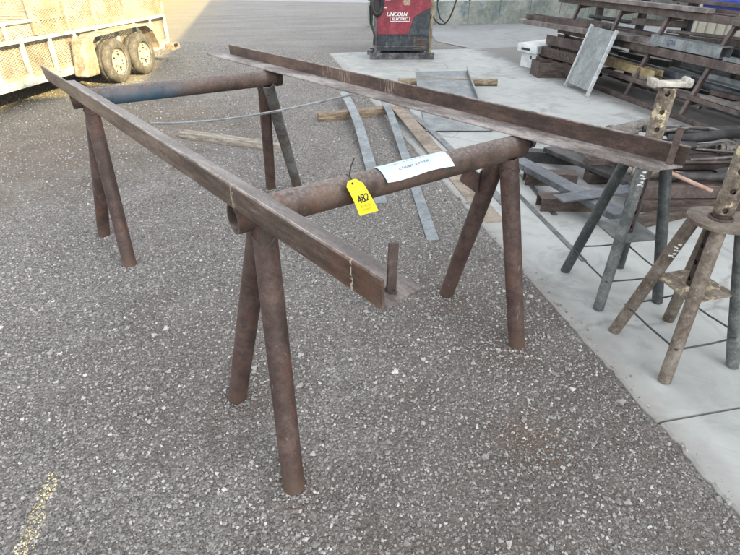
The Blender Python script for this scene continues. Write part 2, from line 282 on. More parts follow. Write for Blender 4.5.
# ------------------------------------------------------------------ mesh helpers
def link(name, bm, mat, parent=None, smooth=False, loc=None, rot=None):
    me = bpy.data.meshes.new(name)
    bmesh.ops.recalc_face_normals(bm, faces=bm.faces)
    bm.to_mesh(me); bm.free()
    for mm in (mat if isinstance(mat, (list, tuple)) else [mat]): me.materials.append(M[mm] if isinstance(mm, str) else mm)
    if smooth:
        for p in me.polygons: p.use_smooth = True
        try: me.set_sharp_from_angle(angle=R(40))
        except Exception: pass
    o = bpy.data.objects.new(name, me); COL.objects.link(o)
    if parent: o.parent = parent
    if loc is not None: o.location = loc
    if rot is not None: o.rotation_euler = rot
    return o
def tag(o, label, cat, group=None):
    o['label'] = label; o['category'] = cat
    if group: o['group'] = group
    return o
def thing(name, label, cat, loc=(0, 0, 0), rz=0, group=None):
    o = bpy.data.objects.new(name, None); COL.objects.link(o); o.location = loc; o.rotation_euler = (0, 0, rz)
    o.empty_display_size = .1
    return tag(o, label, cat, group)
def struct(o): o['kind'] = 'structure'; return o
def B(): return bmesh.new()
def box(bm, c, s, mat=None, bev=0.):
    """box centre c, full sizes s, optional 3x3/4x4 matrix, optional bevel"""
    r = bmesh.ops.create_cube(bm, size=1); vs = r['verts']
    for v in vs: v.co = Vector((v.co.x * s[0], v.co.y * s[1], v.co.z * s[2]))
    if bev:
        es = list({e for v in vs for e in v.link_edges})
        rr = bmesh.ops.bevel(bm, geom=es, offset=bev, segments=2, affect='EDGES', profile=.5)
        vs = list({v for f in rr['faces'] for v in f.verts} | {v for v in vs if v.is_valid})
    T = Matrix.Translation(Vector(c)) @ (mat.to_4x4() if mat is not None else Matrix())
    for v in vs: v.co = T @ v.co
    return vs
def basis(d, up=(0, 0, 1)):
    """matrix with local X along d, local Z near up"""
    x = Vector(d).normalized(); z = Vector(up); y = z.cross(x)
    if y.length < 1e-4: y = Vector((0, 1, 0))
    y.normalize(); z = x.cross(y); return Matrix((x, y, z)).transposed()
def bar(bm, a, b, w, h, up=(0, 0, 1), bev=0.):
    a = Vector(a); b = Vector(b); return box(bm, (a + b) / 2, ((b - a).length, w, h), basis(b - a, up), bev)
def tube(bm, pts, r, seg=16, caps=True, r_end=None, inner=None):
    pts = [Vector(p) for p in pts]; n = len(pts); rings = []; rin = []
    prev = None
    for i, p in enumerate(pts):
        d = (pts[min(i + 1, n - 1)] - pts[max(i - 1, 0)]).normalized()
        if prev is None:
            y = d.orthogonal().normalized()
        else:
            y = (prev - d * prev.dot(d)).normalized()
        prev = y; z = d.cross(y)
        rr = r if r_end is None else r + (r_end - r) * i / (n - 1)
        rings.append([bm.verts.new(p + (y * math.cos(2 * PI * k / seg) + z * math.sin(2 * PI * k / seg)) * rr) for k in range(seg)])
        if inner: rin.append([bm.verts.new(p + (y * math.cos(2 * PI * k / seg) + z * math.sin(2 * PI * k / seg)) * inner) for k in range(seg)])
    for a, b in zip(rings, rings[1:]):
        for k in range(seg): bm.faces.new((a[k], a[(k + 1) % seg], b[(k + 1) % seg], b[k]))
    if inner:
        for a, b in zip(rin, rin[1:]):
            for k in range(seg): bm.faces.new((a[k], b[k], b[(k + 1) % seg], a[(k + 1) % seg]))
        for a, b in ((rings[0], rin[0]), (rings[-1], rin[-1])):
            for k in range(seg): bm.faces.new((a[k], a[(k + 1) % seg], b[(k + 1) % seg], b[k]))
    elif caps:
        bm.faces.new(rings[0]); bm.faces.new(rings[-1])
    return rings
def prism(bm, prof, a, b, up=(0, 0, 1), shear=None):
    """extrude a closed (y,z) profile from a to b"""
    a = Vector(a); b = Vector(b); m = basis(b - a, up)
    r0 = [bm.verts.new(a + m @ Vector((0, y, z))) for y, z in prof]; r1 = [bm.verts.new(b + m @ Vector((0, y, z))) for y, z in prof]
    n = len(prof)
    for k in range(n): bm.faces.new((r0[k], r0[(k + 1) % n], r1[(k + 1) % n], r1[k]))
    bm.faces.new(r0); bm.faces.new(r1); return r0, r1
def disc(bm, c, n, r, seg=16):
    m = basis(n); vs = [bm.verts.new(Vector(c) + m @ Vector((0, math.cos(2 * PI * k / seg) * r, math.sin(2 * PI * k / seg) * r))) for k in range(seg)]
    bm.faces.new(vs)
def poly(bm, pts): bm.faces.new([bm.verts.new(Vector(p)) for p in pts])
def wobble(bm, amp, scale):
    for v in bm.verts: v.co += Vector((noise.noise(v.co * scale), noise.noise(v.co * scale + Vector((9, 3, 1))), noise.noise(v.co * scale + Vector((2, 7, 5))))) * amp
def text_verts(txt, size, shear=0.):
    cu = bpy.data.curves.new('t', 'FONT'); cu.body = txt; cu.size = size; cu.shear = shear; cu.align_x = 'CENTER'; cu.align_y = 'CENTER'
    o = bpy.data.objects.new('t', cu); COL.objects.link(o); bpy.context.view_layer.update()
    me = bpy.data.meshes.new_from_object(o.evaluated_get(bpy.context.evaluated_depsgraph_get()))
    bm = bmesh.new(); bm.from_mesh(me); bpy.data.objects.remove(o); bpy.data.curves.remove(cu); bpy.data.meshes.remove(me)
    return bm
def text_on(name, txt, size, mat, parent, mapf, shear=0., bold=0., hand=0.):
    bm = text_verts(txt, size, shear)
    if bold:
        g = bmesh.ops.duplicate(bm, geom=bm.verts[:] + bm.edges[:] + bm.faces[:])['geom']
        for v in g:
            if isinstance(v, bmesh.types.BMVert): v.co.x += bold; v.co.z += .0002
    bmesh.ops.subdivide_edges(bm, edges=[e for e in bm.edges if e.calc_length() > size * .3], cuts=2)
    if hand:
        for v in bm.verts:
            q = v.co / size * 1.3; v.co.x += size * hand * noise.noise(q + Vector((3, 1, 0))); v.co.y += size * hand * 1.4 * noise.noise(q * .8 + Vector((7, 5, 0)))
    for v in bm.verts: v.co = mapf(v.co)
    return link(name, bm, mat, parent)
# ------------------------------------------------------------------ setting
bm = B(); S = 900
poly(bm, [(-S, -S, GZ), (S, -S, GZ), (S, S, GZ), (-S, S, GZ)])
ground = struct(link('ground', bm, 'gravel'))
SX = 1.455
def slab_piece(y0, y1, x0=SX, x1=40.):
    bm = B(); n = max(4, int((y1 - y0) / .035)); L = []
    for i in range(n + 1):
        y = y0 + (y1 - y0) * i / n
        x = x0 + .016 * noise.noise(Vector((0, y * 5, 0))) + .016 * noise.noise(Vector((5, y * 23, 0))) + max(0, noise.noise(Vector((8, y * 3.1, 0))) - .35) * .08
        L.append((bm.verts.new((x + .004, y, 0)), bm.verts.new((x - .006, y, -.008)), bm.verts.new((x - .012 + .01 * noise.noise(Vector((9, y * 50, 0))), y, -.06))))
    Rr = [bm.verts.new((x1, y0, 0)), bm.verts.new((x1, y1, 0))]
    for a, b in zip(L, L[1:]):
        bm.faces.new((a[0], b[0], b[1], a[1])); bm.faces.new((a[1], b[1], b[2], a[2]))
    bm.faces.new([l[0] for l in L] + [Rr[1], Rr[0]])
    a = bm.verts.new((x1, y0, -.06)); bm.faces.new((L[0][0], Rr[0], a, L[0][2], L[0][1]))
    a = bm.verts.new((x1, y1, -.06)); bm.faces.new((L[-1][0], Rr[1], a, L[-1][2], L[-1][1]))
    return link('slab', bm, 'slab')
struct(slab_piece(-12, 1.172)); struct(slab_piece(1.184, 10.97))
bm = B(); p = [G(487, 51), G(460, 46), G(436, 41), G(431, 33), G(431, 20)]
poly(bm, [(q.x, q.y, -.006) for q in p] + [(13, 15.6, -.006), (13, 10.9, -.006), (p[0].x, 10.9, -.006)])
struct(link('pavement', bm, 'apron'))
bm = B(); poly(bm, [(-.5, 27, -.009), (14, 20, -.009), (30, 30, -.009), (6, 60, -.009)])
struct(link('road', bm, 'apron'))
# ------------------------------------------------------------------ scattered gravel (stuff)
def scatter(name, polys, mat, density, smin, smax, seed, label, nscale=2.2, lo=.35):
    me = bpy.data.meshes.new(name); bm = B()
    for P in polys: poly(bm, P)
    bm.to_mesh(me); bm.free(); o = bpy.data.objects.new(name, me); COL.objects.link(o)
    o['kind'] = 'stuff'; o['label'] = label; o['category'] = 'gravel'
    ng = bpy.data.node_groups.new(name + '_nodes', 'GeometryNodeTree')
    ng.interface.new_socket('Geometry', in_out='INPUT', socket_type='NodeSocketGeometry'); ng.interface.new_socket('Geometry', in_out='OUTPUT', socket_type='NodeSocketGeometry')
    N = ng.nodes; Lk = ng.links
    gi = N.new('NodeGroupInput'); go = N.new('NodeGroupOutput')
    ds = N.new('GeometryNodeDistributePointsOnFaces'); ds.inputs['Seed'].default_value = seed
    nz = N.new('ShaderNodeTexNoise'); nz.inputs['Scale'].default_value = nscale; nz.inputs['Detail'].default_value = 4
    pos = N.new('GeometryNodeInputPosition'); Lk.new(pos.outputs[0], nz.inputs['Vector'])
    mr = N.new('ShaderNodeMapRange'); mr.inputs['From Min'].default_value = .35; mr.inputs['From Max'].default_value = .62; mr.inputs['To Min'].default_value = lo * density; mr.inputs['To Max'].default_value = density
    # thinner over the fine brown dirt by the slab
    vd = N.new('ShaderNodeVectorMath'); vd.operation = 'DISTANCE'; vd.inputs[1].default_value = (.95, 1.25, GZ); Lk.new(pos.outputs[0], vd.inputs[0])
    m2 = N.new('ShaderNodeMapRange'); m2.inputs['From Min'].default_value = .3; m2.inputs['From Max'].default_value = 1.15; m2.inputs['To Min'].default_value = .16; m2.inputs['To Max'].default_value = 1.; Lk.new(vd.outputs['Value'], m2.inputs['Value'])
    mm = N.new('ShaderNodeMath'); mm.operation = 'MULTIPLY'
    Lk.new(nz.outputs['Fac'], mr.inputs['Value']); Lk.new(mr.outputs[0], mm.inputs[0]); Lk.new(m2.outputs[0], mm.inputs[1]); Lk.new(mm.outputs[0], ds.inputs['Density'])
    Lk.new(gi.outputs[0], ds.inputs['Mesh'])
    ic = N.new('GeometryNodeMeshIcoSphere'); ic.inputs['Radius'].default_value = 1; ic.inputs['Subdivisions'].default_value = 2
    p2 = N.new('GeometryNodeInputPosition'); n2 = N.new('ShaderNodeTexNoise'); n2.inputs['Scale'].default_value = .9; n2.inputs['Detail'].default_value = 1; Lk.new(p2.outputs[0], n2.inputs['Vector'])
    sb = N.new('ShaderNodeVectorMath'); sb.operation = 'SUBTRACT'; sb.inputs[1].default_value = (.5, .5, .5); Lk.new(n2.outputs['Color'], sb.inputs[0])
    sc = N.new('ShaderNodeVectorMath'); sc.operation = 'SCALE'; sc.inputs['Scale'].default_value = 2.2; Lk.new(sb.outputs[0], sc.inputs[0])
    sp = N.new('GeometryNodeSetPosition'); Lk.new(ic.outputs[0], sp.inputs['Geometry']); Lk.new(sc.outputs[0], sp.inputs['Offset'])
    sm = N.new('GeometryNodeSetMaterial'); sm.inputs['Material'].default_value = M[mat]; Lk.new(sp.outputs[0], sm.inputs['Geometry'])
    io = N.new('GeometryNodeInstanceOnPoints'); Lk.new(ds.outputs['Points'], io.inputs['Points']); Lk.new(sm.outputs[0], io.inputs['Instance'])
    rr = N.new('FunctionNodeRandomValue'); rr.data_type = 'FLOAT_VECTOR'; rr.inputs[0].default_value = (-.5, -.5, 0); rr.inputs[1].default_value = (.5, .5, 6.28); Lk.new(rr.outputs[0], io.inputs['Rotation'])
    r1 = N.new('FunctionNodeRandomValue'); r1.data_type = 'FLOAT_VECTOR'; r1.inputs[0].default_value = (.75, .6, .4); r1.inputs[1].default_value = (1.15, .95, .75)
    r1.inputs['Seed'].default_value = 3
    r2 = N.new('FunctionNodeRandomValue'); r2.data_type = 'FLOAT'; r2.inputs[2].default_value = 0; r2.inputs[3].default_value = 1; r2.inputs['Seed'].default_value = 9
    pw = N.new('ShaderNodeMath'); pw.operation = 'POWER'; pw.inputs[1].default_value = 2.5; Lk.new(r2.outputs[1], pw.inputs[0])
    m3 = N.new('ShaderNodeMapRange'); m3.inputs['To Min'].default_value = smin / 2; m3.inputs['To Max'].default_value = smax / 2; Lk.new(pw.outputs[0], m3.inputs['Value'])
    vs = N.new('ShaderNodeVectorMath'); vs.operation = 'SCALE'; Lk.new(r1.outputs[0], vs.inputs[0]); Lk.new(m3.outputs[0], vs.inputs['Scale']); Lk.new(vs.outputs[0], io.inputs['Scale'])
    Lk.new(io.outputs[0], go.inputs[0])
    md = o.modifiers.new('scatter', 'NODES'); md.node_group = ng
    return o
zz = GZ + .001
near = [(-1.35, .35, zz), (SX - .02, .25, zz), (SX - .02, 4.0, zz), (-2.3, 4.0, zz), (-2.3, 2.5, zz)]
mid_ = [(-2.9, 4.0, zz), (SX - .02, 4.0, zz), (SX - .02, 10.9, zz), (-1.6, 13.5, zz), (-4.2, 8.5, zz)]
scatter('gravel', [near], 'stone', 9500, .004, .0155, 1, 'loose grey crushed gravel covering the yard around the sawhorses', lo=.55)
scatter('gravel', [mid_], 'stone', 1300, .008, .022, 2, 'loose grey gravel of the yard beyond the steel rails', lo=.5)
scatter('gravel', [near, [(SX - .03, .3, .0005), (SX + .07, .3, .0005), (SX + .07, 5.5, .0005), (SX - .03, 5.5, .0005)]], 'stone', 130, .014, .028, 3, 'larger pale stones strewn over the gravel and slab edge', lo=.2)
scatter('gravel', [[(SX - .05, .3, .0008), (SX + .03, .3, .0008), (SX + .045, 9, .0008), (SX - .04, 9, .0008)]], 'stone', 2600, .003, .009, 5, 'fine grit spilled along the edge of the concrete slab', lo=.0)
scatter('gravel', [near], 'stone', 42, .02, .038, 8, 'scattered largest stones lying on the gravel', lo=.3)
def ring(x, y, r): return [(x + r * math.cos(2 * PI * k / 12), y + r * math.sin(2 * PI * k / 12), GZ + .003) for k in range(12)]
FEET = [G(294, 487, GZ), G(237, 398, GZ), G(517, 345, GZ), G(446, 294, GZ), G(130, 265, GZ), G(104, 235, GZ), G(297, 185, GZ), G(271, 188, GZ)]
scatter('gravel', [ring(p.x, p.y, .085) for p in FEET], 'stone', 9000, .007, .016, 6, 'gravel pushed up around the feet of the sawhorse legs', lo=.8)
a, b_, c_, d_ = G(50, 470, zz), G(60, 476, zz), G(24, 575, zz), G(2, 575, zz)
scatter('gravel', [[a, b_, c_, d_]], 'sun_streak_stone', 22000, .004, .01, 4, 'pale yellow grit standing in for a streak of sunlight at bottom left', nscale=14, lo=.3)
# ------------------------------------------------------------------ sawhorses
HP = .94; RP = .049; RL = .0395
def sawhorse(name_label, pa, pb, feet, mat, hollow=True):
    d = (pb - pa); L = d.length; az = math.atan2(d.y, d.x)
    t = thing('pipe_sawhorse', name_label, 'sawhorse', ((pa.x + pb.x) / 2, (pa.y + pb.y) / 2, GZ), 0, 'pipe sawhorses carrying the steel rails')
    inv = Matrix.Translation(-t.location)
    bm = B(); tube(bm, [(x * L / 8, 0, 0) for x in range(9)], RP, 32, inner=RP - .009)
    link('crossbar', bm, mat, t, True, loc=(pa.x - t.location.x, pa.y - t.location.y, HP - GZ), rot=(0, 0, az))
    u = d.normalized()
    for (end, s, fs) in ((pa, 1, feet[:2]), (pb, -1, feet[2:])):
        for k, f in enumerate(fs):
            off = end + u * s * (.085 + .012 * k); side = -1 if k == 0 else 1
            n = Vector((u.y, -u.x, 0)); top = Vector((off.x, off.y, HP - .03)) + n * (.022 if k == 0 else -.022)
            foot = Vector((f[0], f[1], GZ - .005))
            bm = B(); tube(bm, [inv @ (foot.lerp(top, q / 6)) for q in range(7)], RL, 28, caps=False, inner=RL - .006)
            link('leg', bm, 'leg_grey' if (mat == 'pipe_blue' and s == -1 and k == 0) else 'leg_rust', t, True)
            # weld bead where the leg meets the crossbar
            bm = B(); dirv = (top - foot).normalized(); m = basis(dirv); cc = foot.lerp(top, .955); pts = []
            for q in range(25):
                a = 2 * PI * q / 24; pts.append(inv @ (cc + m @ Vector((0.016 * math.cos(2 * a), math.cos(a) * (RL + .001), math.sin(a) * (RL + .001)))))
            tube(bm, pts, .003, 6); wobble(bm, .003, 90); link('weld_bead', bm, 'weld', t, True)
    return t, u, inv
pa, pb = G(233, 219, HP), G(520, 146, HP)
saw1, u1, inv1 = sawhorse('near pipe sawhorse with the yellow tag and the sheet of paper on its crossbar', pa, pb,
                          [G(294, 487, GZ), G(237, 398, GZ), G(517, 345, GZ), G(446, 294, GZ)], 'pipe_rust')
pc, pd = G(71, 100, HP), G(278, 77, HP)
saw2, u2, inv2 = sawhorse('far pipe sawhorse with blue paint on its crossbar', pc, pd,
                          [G(130, 265, GZ), G(104, 235, GZ), G(297, 185, GZ), G(271, 188, GZ)], 'pipe_blue')
# end plug and bolt on the right end of the near sawhorse
bm = B(); m = basis(u1)
tube(bm, [inv1 @ (pb - u1 * .004), inv1 @ (pb + u1 * .022)], .021, 6); tube(bm, [inv1 @ (pb + u1 * .018), inv1 @ (pb + u1 * .06)], .012, 12)
tube(bm, [inv1 @ (pb + u1 * .055), inv1 @ (pb + u1 * .078)], .021, 6); link('bolt', bm, 'dark_steel', saw1)
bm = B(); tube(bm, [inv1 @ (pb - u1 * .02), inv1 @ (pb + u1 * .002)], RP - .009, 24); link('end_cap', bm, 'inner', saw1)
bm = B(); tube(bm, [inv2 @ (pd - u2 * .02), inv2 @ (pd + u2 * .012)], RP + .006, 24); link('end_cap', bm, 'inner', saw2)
# notched bracket plate on the rear leg of the near sawhorse
n1 = Vector((u1.y, -u1.x, 0)); yb = (pb - u1 * .16 - n1 * .1)
v0 = yb.dot(n1); pts = [PL(x, y, n1, v0) for x, y in ((466, 163), (479, 174), (487, 163), (494, 168), (488, 200), (479, 195), (460, 181))]
bm = B(); top = [bm.verts.new(inv1 @ (p + n1 * .004)) for p in pts]; bot = [bm.verts.new(inv1 @ (p - n1 * .004)) for p in pts]
bm.faces.new(top); bm.faces.new(bot[::-1])
for k in range(len(pts)): bm.faces.new((top[k], top[(k + 1) % len(pts)], bot[(k + 1) % len(pts)], bot[k]))
link('bracket', bm, 'leg_rust', saw1)
# ------------------------------------------------------------------ rails
ZR = .992
def rail_frame(a, b):
    d = b - a; return d.length, math.atan2(d.y, d.x)
# left rail: local X from far to near, +Y to the right-hand side of the photo
a, b = G(44, 78, ZR), G(382, 311, ZR); L, az = rail_frame(a, b); LW, TK = .075, .008
railL = thing('steel_rail', 'brown angle iron rail on the left ends of both sawhorses, nearest the trailer', 'steel rail', (a.x, a.y, ZR), az)
def ding(bm):
    bmesh.ops.subdivide_edges(bm, edges=[e for e in bm.edges if e.calc_length() > 1], cuts=150)
    for v in bm.verts:
        p = v.co.copy(); v.co.y += .003 * noise.noise(Vector((p.x * 1.3, 2, 0))) + .0007 * noise.noise(Vector((p.x * 22, p.y * 9, p.z * 9)))
        v.co.z += .0012 * noise.noise(Vector((p.x * 4, 7, p.y * 5))) + .0008 * noise.noise(Vector((p.x * 30, p.y * 20, p.z * 20)))
def rough_edges(bm, off):
    bmesh.ops.bevel(bm, geom=[e for e in bm.edges if e.calc_length() > 1], offset=off, segments=2, affect='EDGES')
bm = B(); prism(bm, [(0, 0), (TK, 0), (TK, LW), (0, LW)], (0, 0, 0), (L, 0, 0))
for v in bm.verts:
    if v.co.x < .01 and v.co.z < .05: v.co.x += .07
    if v.co.x > L - .01 and v.co.z > .05: v.co.x -= .004
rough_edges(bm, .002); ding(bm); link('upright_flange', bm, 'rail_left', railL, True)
bm = B(); prism(bm, [(TK + .0002, 0), (.117, 0), (.12, TK / 2), (.117, TK), (TK + .0002, TK)], (.2, 0, 0), (L, 0, 0))
for v in bm.verts:
    if v.co.x < .3 and v.co.y > .05: v.co.x += .03
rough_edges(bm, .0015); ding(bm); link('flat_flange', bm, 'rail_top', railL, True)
st = G(391, 291, ZR + TK); q = Matrix.Rotation(-az, 3, 'Z') @ (st - Vector((a.x, a.y, st.z))); 
bm = B(); bar(bm, (q.x, q.y, TK), (q.x - .0, q.y + .004, TK + .115), .008, .021, up=(.35, 1, 0), bev=.001); link('stop_tab', bm, 'stub', railL)
bm = B(); 
for k in range(14):
    t_ = 2 * PI * k / 13
pts = [(q.x + .013 * math.cos(2 * PI * k / 12), q.y + .008 * math.sin(2 * PI * k / 12), TK + .002) for k in range(13)]; tube(bm, pts, .004, 6); link('weld_bead', bm, 'weld', railL, True)
# right rail
a, b = G(231, 55, ZR), G(683, 167.5, ZR); L, az = rail_frame(a, b)
railR = thing('steel_rail', 'dark angle iron rail with pinkish dusty flange on the right ends of both sawhorses', 'steel rail', (a.x, a.y, ZR), az)
W2 = .132
bm = B(); prism(bm, [(0, 0), (0, LW), (-TK, LW), (-TK, TK), (-TK, 0)], (0, 0, 0), (L, 0, 0))
for v in bm.verts:
    if v.co.x > L - .01: v.co.x += .06 * max(0, v.co.z - .0) 
bmesh.ops.bevel(bm, geom=[e for e in bm.edges if e.calc_length() > 1], offset=.0015, segments=2, affect='EDGES')
ding(bm); vert = link('upright_flange', bm, 'rail_right', railR, True)
bm = B(); prism(bm, [(-TK - .0002, 0), (-TK - .0002, TK), (-W2, TK), (-W2 - .003, TK / 2), (-W2, 0)], (-.13, 0, 0), (L, 0, 0))
for v in bm.verts:
    if v.co.x < 0 and v.co.y > -.05: v.co.x += .1
    if v.co.x > L - .01 and v.co.y < -.05: v.co.x -= .06
bmesh.ops.bevel(bm, geom=[e for e in bm.edges if e.calc_length() > 1], offset=.0015, segments=2, affect='EDGES')
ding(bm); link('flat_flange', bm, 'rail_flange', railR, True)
q = Matrix.Rotation(-az, 3, 'Z') @ (G(662, 168, ZR + TK) - Vector((a.x, a.y, ZR + TK)))
bm = B(); bar(bm, (q.x, -.03, TK), (q.x, -.024, TK + .125), .008, .022, up=(1, .2, 0), bev=.001); link('stop_tab', bm, 'stub', railR)
# thin strap laid across the two rails
a, b = G(150, 123.5, ZR + .012), G(352, 94.5, ZR + .012)
bm = B(); pr = None
pts = [a.lerp(b, k / 12) - Vector((0, 0, .03 * math.sin(PI * (k / 12) ** .8))) for k in range(13)]
for p, q in zip(pts, pts[1:]): bar(bm, p, q + (q - p) * .02, .018, .007)
tag(link('steel_strap', bm, 'strap'), 'thin grey steel strap lying across from the left rail to the right rail', 'steel strap')
# ------------------------------------------------------------------ lot tag and paper on the near crossbar
n1 = Vector((u1.y, -u1.x, 0))                       # towards the viewer
def on_pipe(p, s, ang, r):                          # s along the pipe from the photo-left end, ang from straight up towards the viewer
    return pa + u1 * s + n1 * (math.sin(ang) * r) + Vector((0, 0, math.cos(ang) * r))
tg = thing('lot_tag', 'yellow card tag reading 482 tied to the near crossbar', 'tag', pa + u1 * .41)
ti = Matrix.Translation(-tg.location)
v0 = pa.dot(n1) + RP + .012
C4 = [PL(x, y, n1, v0) for x, y in ((344, 182), (359.5, 178), (376.5, 209.5), (357.5, 214.5))]
xax = (C4[1] - C4[0]).normalized(); yax = (C4[0] - C4[3]).normalized(); nn = xax.cross(yax).normalized()
ctr = sum(C4, Vector()) / 4
bm = B(); N_ = 8; grid = []
for i in range(N_ + 1):
    row = []
    for j in range(5):
        p = (C4[0].lerp(C4[1], j / 4)).lerp(C4[3].lerp(C4[2], j / 4), i / N_) + n1 * (.012 * math.sin(PI * i / N_) + .012 * (i / N_) ** 2)
        row.append(bm.verts.new(ti @ p))
    grid.append(row)
for i in range(N_):
    for j in range(4):
        if i == 0 and j in (0, 3):
            if j == 0: bm.faces.new((grid[0][1], grid[1][1], grid[1][0]))
            else: bm.faces.new((grid[0][3], grid[1][4], grid[1][3]))
        else: bm.faces.new((grid[i][j], grid[i][j + 1], grid[i + 1][j + 1], grid[i + 1][j]))
bmesh.ops.delete(bm, geom=[v for v in bm.verts if not v.link_faces], context='VERTS')
link('card', bm, 'tag', tg, True)
Wt = (C4[1] - C4[0]).length; Ht = (C4[0] - C4[3]).length
def tagmap(x, y, lift=.0012):                       # x in [-.5,.5] across, y in [-.5,.5] down to up
    j = x + .5; i = .5 - y
    return ti @ ((C4[0].lerp(C4[1], j)).lerp(C4[3].lerp(C4[2], j), i) + n1 * (.012 * math.sin(PI * i) + .012 * i * i + lift))
text_on('lettering', '482', .62, 'ink', tg, lambda c: tagmap(c.x * .95 * .8, c.y * .46 - .02 + .06 * c.x), .15, .035, .12)
bm = B()
for (y0, x0, x1) in ((.34, -.2, .05), (.31, -.2, .12), (-.2, -.3, .3), (-.235, -.25, .28), (-.27, -.3, .2), (-.34, -.3, .3), (-.37, -.28, .15)):
    bm = B(); poly(bm, [tagmap(x0, y0), tagmap(x1, y0), tagmap(x1, y0 + .012), tagmap(x0, y0 + .012)]); link('print_line', bm, 'tag_print', tg)
bm = B(); disc(bm, tagmap(-.08, .42), n1, .0045, 12); link('hole', bm, 'ink', tg)
bm = B(); e0 = tagmap(-.08, .42); s0 = .405; top_ = ti @ on_pipe(0, s0, -.15, RP + .004)
pts = [e0, ti @ on_pipe(0, s0, 1.3, RP + .006), ti @ on_pipe(0, s0, .8, RP + .0045), ti @ on_pipe(0, s0, .3, RP + .004), top_]
tube(bm, pts, .0018, 6); tp = ti @ on_pipe(0, s0, .2, RP + .004); tube(bm, [tp, tp + Vector((.006, 0, .03)), tp + Vector((.018, 0, .06))], .002, 6)
link('tie', bm, 'black', tg, True)
def s_of(x, y, z):                                   # distance along the pipe of a photo point
    return (G(x, y, z) - pa).dot(u1)
s0, s1 = s_of(371, 166, HP + .05), s_of(440, 151, HP + .05)
pp = thing('paper_note', 'white paper note with faint handwriting wrapped over the near crossbar', 'paper', pa + u1 * (s0 + s1) / 2)
pi_ = Matrix.Translation(-pp.location)
def papermap(x, y, lift=0.):                         # x 0..1 along, y 0..1 from back to front edge
    ang = R(-38) + y * R(112) + (0.06 * math.sin(x * 7)); s = s0 + (s1 - s0) * x + (.012 if y > .5 else 0) * (y - .5) 
    r = RP + .0022 + lift + .006 * max(0, math.sin(x * 9 + 1) * (y - .3)) + .0012 * (1 + noise.noise(Vector((x * 9, y * 5, 0)))) + (.006 * (y - .8) / .2 if y > .8 else 0)
    return pi_ @ on_pipe(0, s, ang, r)
bm = B(); g = [[bm.verts.new(papermap(i / 24, j / 14)) for j in range(15)] for i in range(25)]
for i in range(24):
    for j in range(14): bm.faces.new((g[i][j], g[i + 1][j], g[i + 1][j + 1], g[i][j + 1]))
link('sheet', bm, 'paper', pp, True)
Ls = s1 - s0
text_on('handwriting', 'clean table', .17, 'ink_mid', pp, lambda c: papermap(.45 + c.x * .62, .62 - c.y * 1.0, .0012), .25, 0, .07)
bm = B()
random.seed(5)
for k in range(9):
    x = .16 + k * .062; p0 = papermap(x, .36 + .02 * random.random(), .0012); p1 = papermap(x + .03 + .02 * random.random(), .31 + .05 * random.random(), .0012); p2 = papermap(x + .04, .38, .0012)
    tube(bm, [p0, p1, p2], .0007, 4)
link('handwriting', bm, 'ink_soft', pp)
# ------------------------------------------------------------------ flat stock on the ground
def flat_bar(name, pts, w, th, mat, label, cat):
    """a flat bar following points (centre line of underside)"""
    bm = B(); P = [Vector(p) for p in pts]; fine = []
    for a, b in zip(P, P[1:]):
        for k in range(6): fine.append(a.lerp(b, k / 6))
    fine.append(P[-1]); sm = fine[:]
    for _ in range(4): sm = [sm[0]] + [(sm[i - 1] + sm[i] * 2 + sm[i + 1]) / 4 for i in range(1, len(sm) - 1)] + [sm[-1]]
    rows = []
    for i, p in enumerate(sm):
        d = (sm[min(i + 1, len(sm) - 1)] - sm[max(i - 1, 0)]); d.z = 0; d.normalize(); s = Vector((d.y, -d.x, 0)) * w / 2
        rows.append([bm.verts.new(p - s), bm.verts.new(p + s), bm.verts.new(p + s + Vector((0, 0, th))), bm.verts.new(p - s + Vector((0, 0, th)))])
    for a, b in zip(rows, rows[1:]):
        for k in range(4): bm.faces.new((a[k], a[(k + 1) % 4], b[(k + 1) % 4], b[k]))
    bm.faces.new(rows[0]); bm.faces.new(rows[-1]); return tag(link(name, bm, mat), label, cat)
def gp(x, y, z=0): v = G(x, y, z + GZ); return (v.x, v.y, v.z)
# timber across the gravel, other timbers
def timber(a, b, w, h, mat, label, z=GZ, rnd=.006, name='timber'):
    a = Vector((a[0], a[1], z + h / 2)); b = Vector((b[0], b[1], z + h / 2)); L = (b - a).length
    bm = B(); box(bm, (0, 0, 0), (L, w, h), None, .008); bmesh.ops.subdivide_edges(bm, edges=[e for e in bm.edges if e.calc_length() > L * .6], cuts=14)
    wobble(bm, rnd, 9)
    o = link(name, bm, mat, None, True, loc=(a + b) / 2, rot=(0, 0, math.atan2((b - a).y, (b - a).x))); return tag(o, label, 'timber')
timber(gp(318, 121), gp(408, 112), .11, .09, 'timber', 'brown weathered timber across the gravel under the grey flat bars')
timber(gp(183, 137), gp(284, 151.5), .11, .07, 'timber_grey', 'grey weathered board lying on gravel behind the far sawhorse leg')
bm = B(); t0, t1 = G(398, 82, .045), G(497, 82.5, .045); tube(bm, [t0.lerp(t1, k / 5) for k in range(6)], .052, 20)
tag(link('log', bm, 'timber', None, True), 'round brown post lying under the far end of the grey sheet', 'post')
flat_bar('flat_bar', [gp(343, 92, .1), gp(350, 104, .11), gp(358, 122, .09), gp(366, 150, .03), gp(381, 204, .0)], .1, .008, 'galv', 'galvanised grey flat bar left of the other bar, ending under the yellow tag', 'flat bar')
flat_bar('flat_bar', [gp(383, 100, .1), gp(390, 112, .105), gp(398, 135, .06), gp(408, 165, .015), gp(433, 241, .0)], .082, .008, 'galv', 'long grey flat bar passing under the paper note, ending farthest forward', 'flat bar')
flat_bar('flat_bar', [gp(392, 103, .1), gp(405, 116, .085), gp(440, 158, .02), gp(496, 224, .005)], .15, .01, 'tan_flat', 'wide tan rusted flat bar lying along the slab edge', 'flat bar')
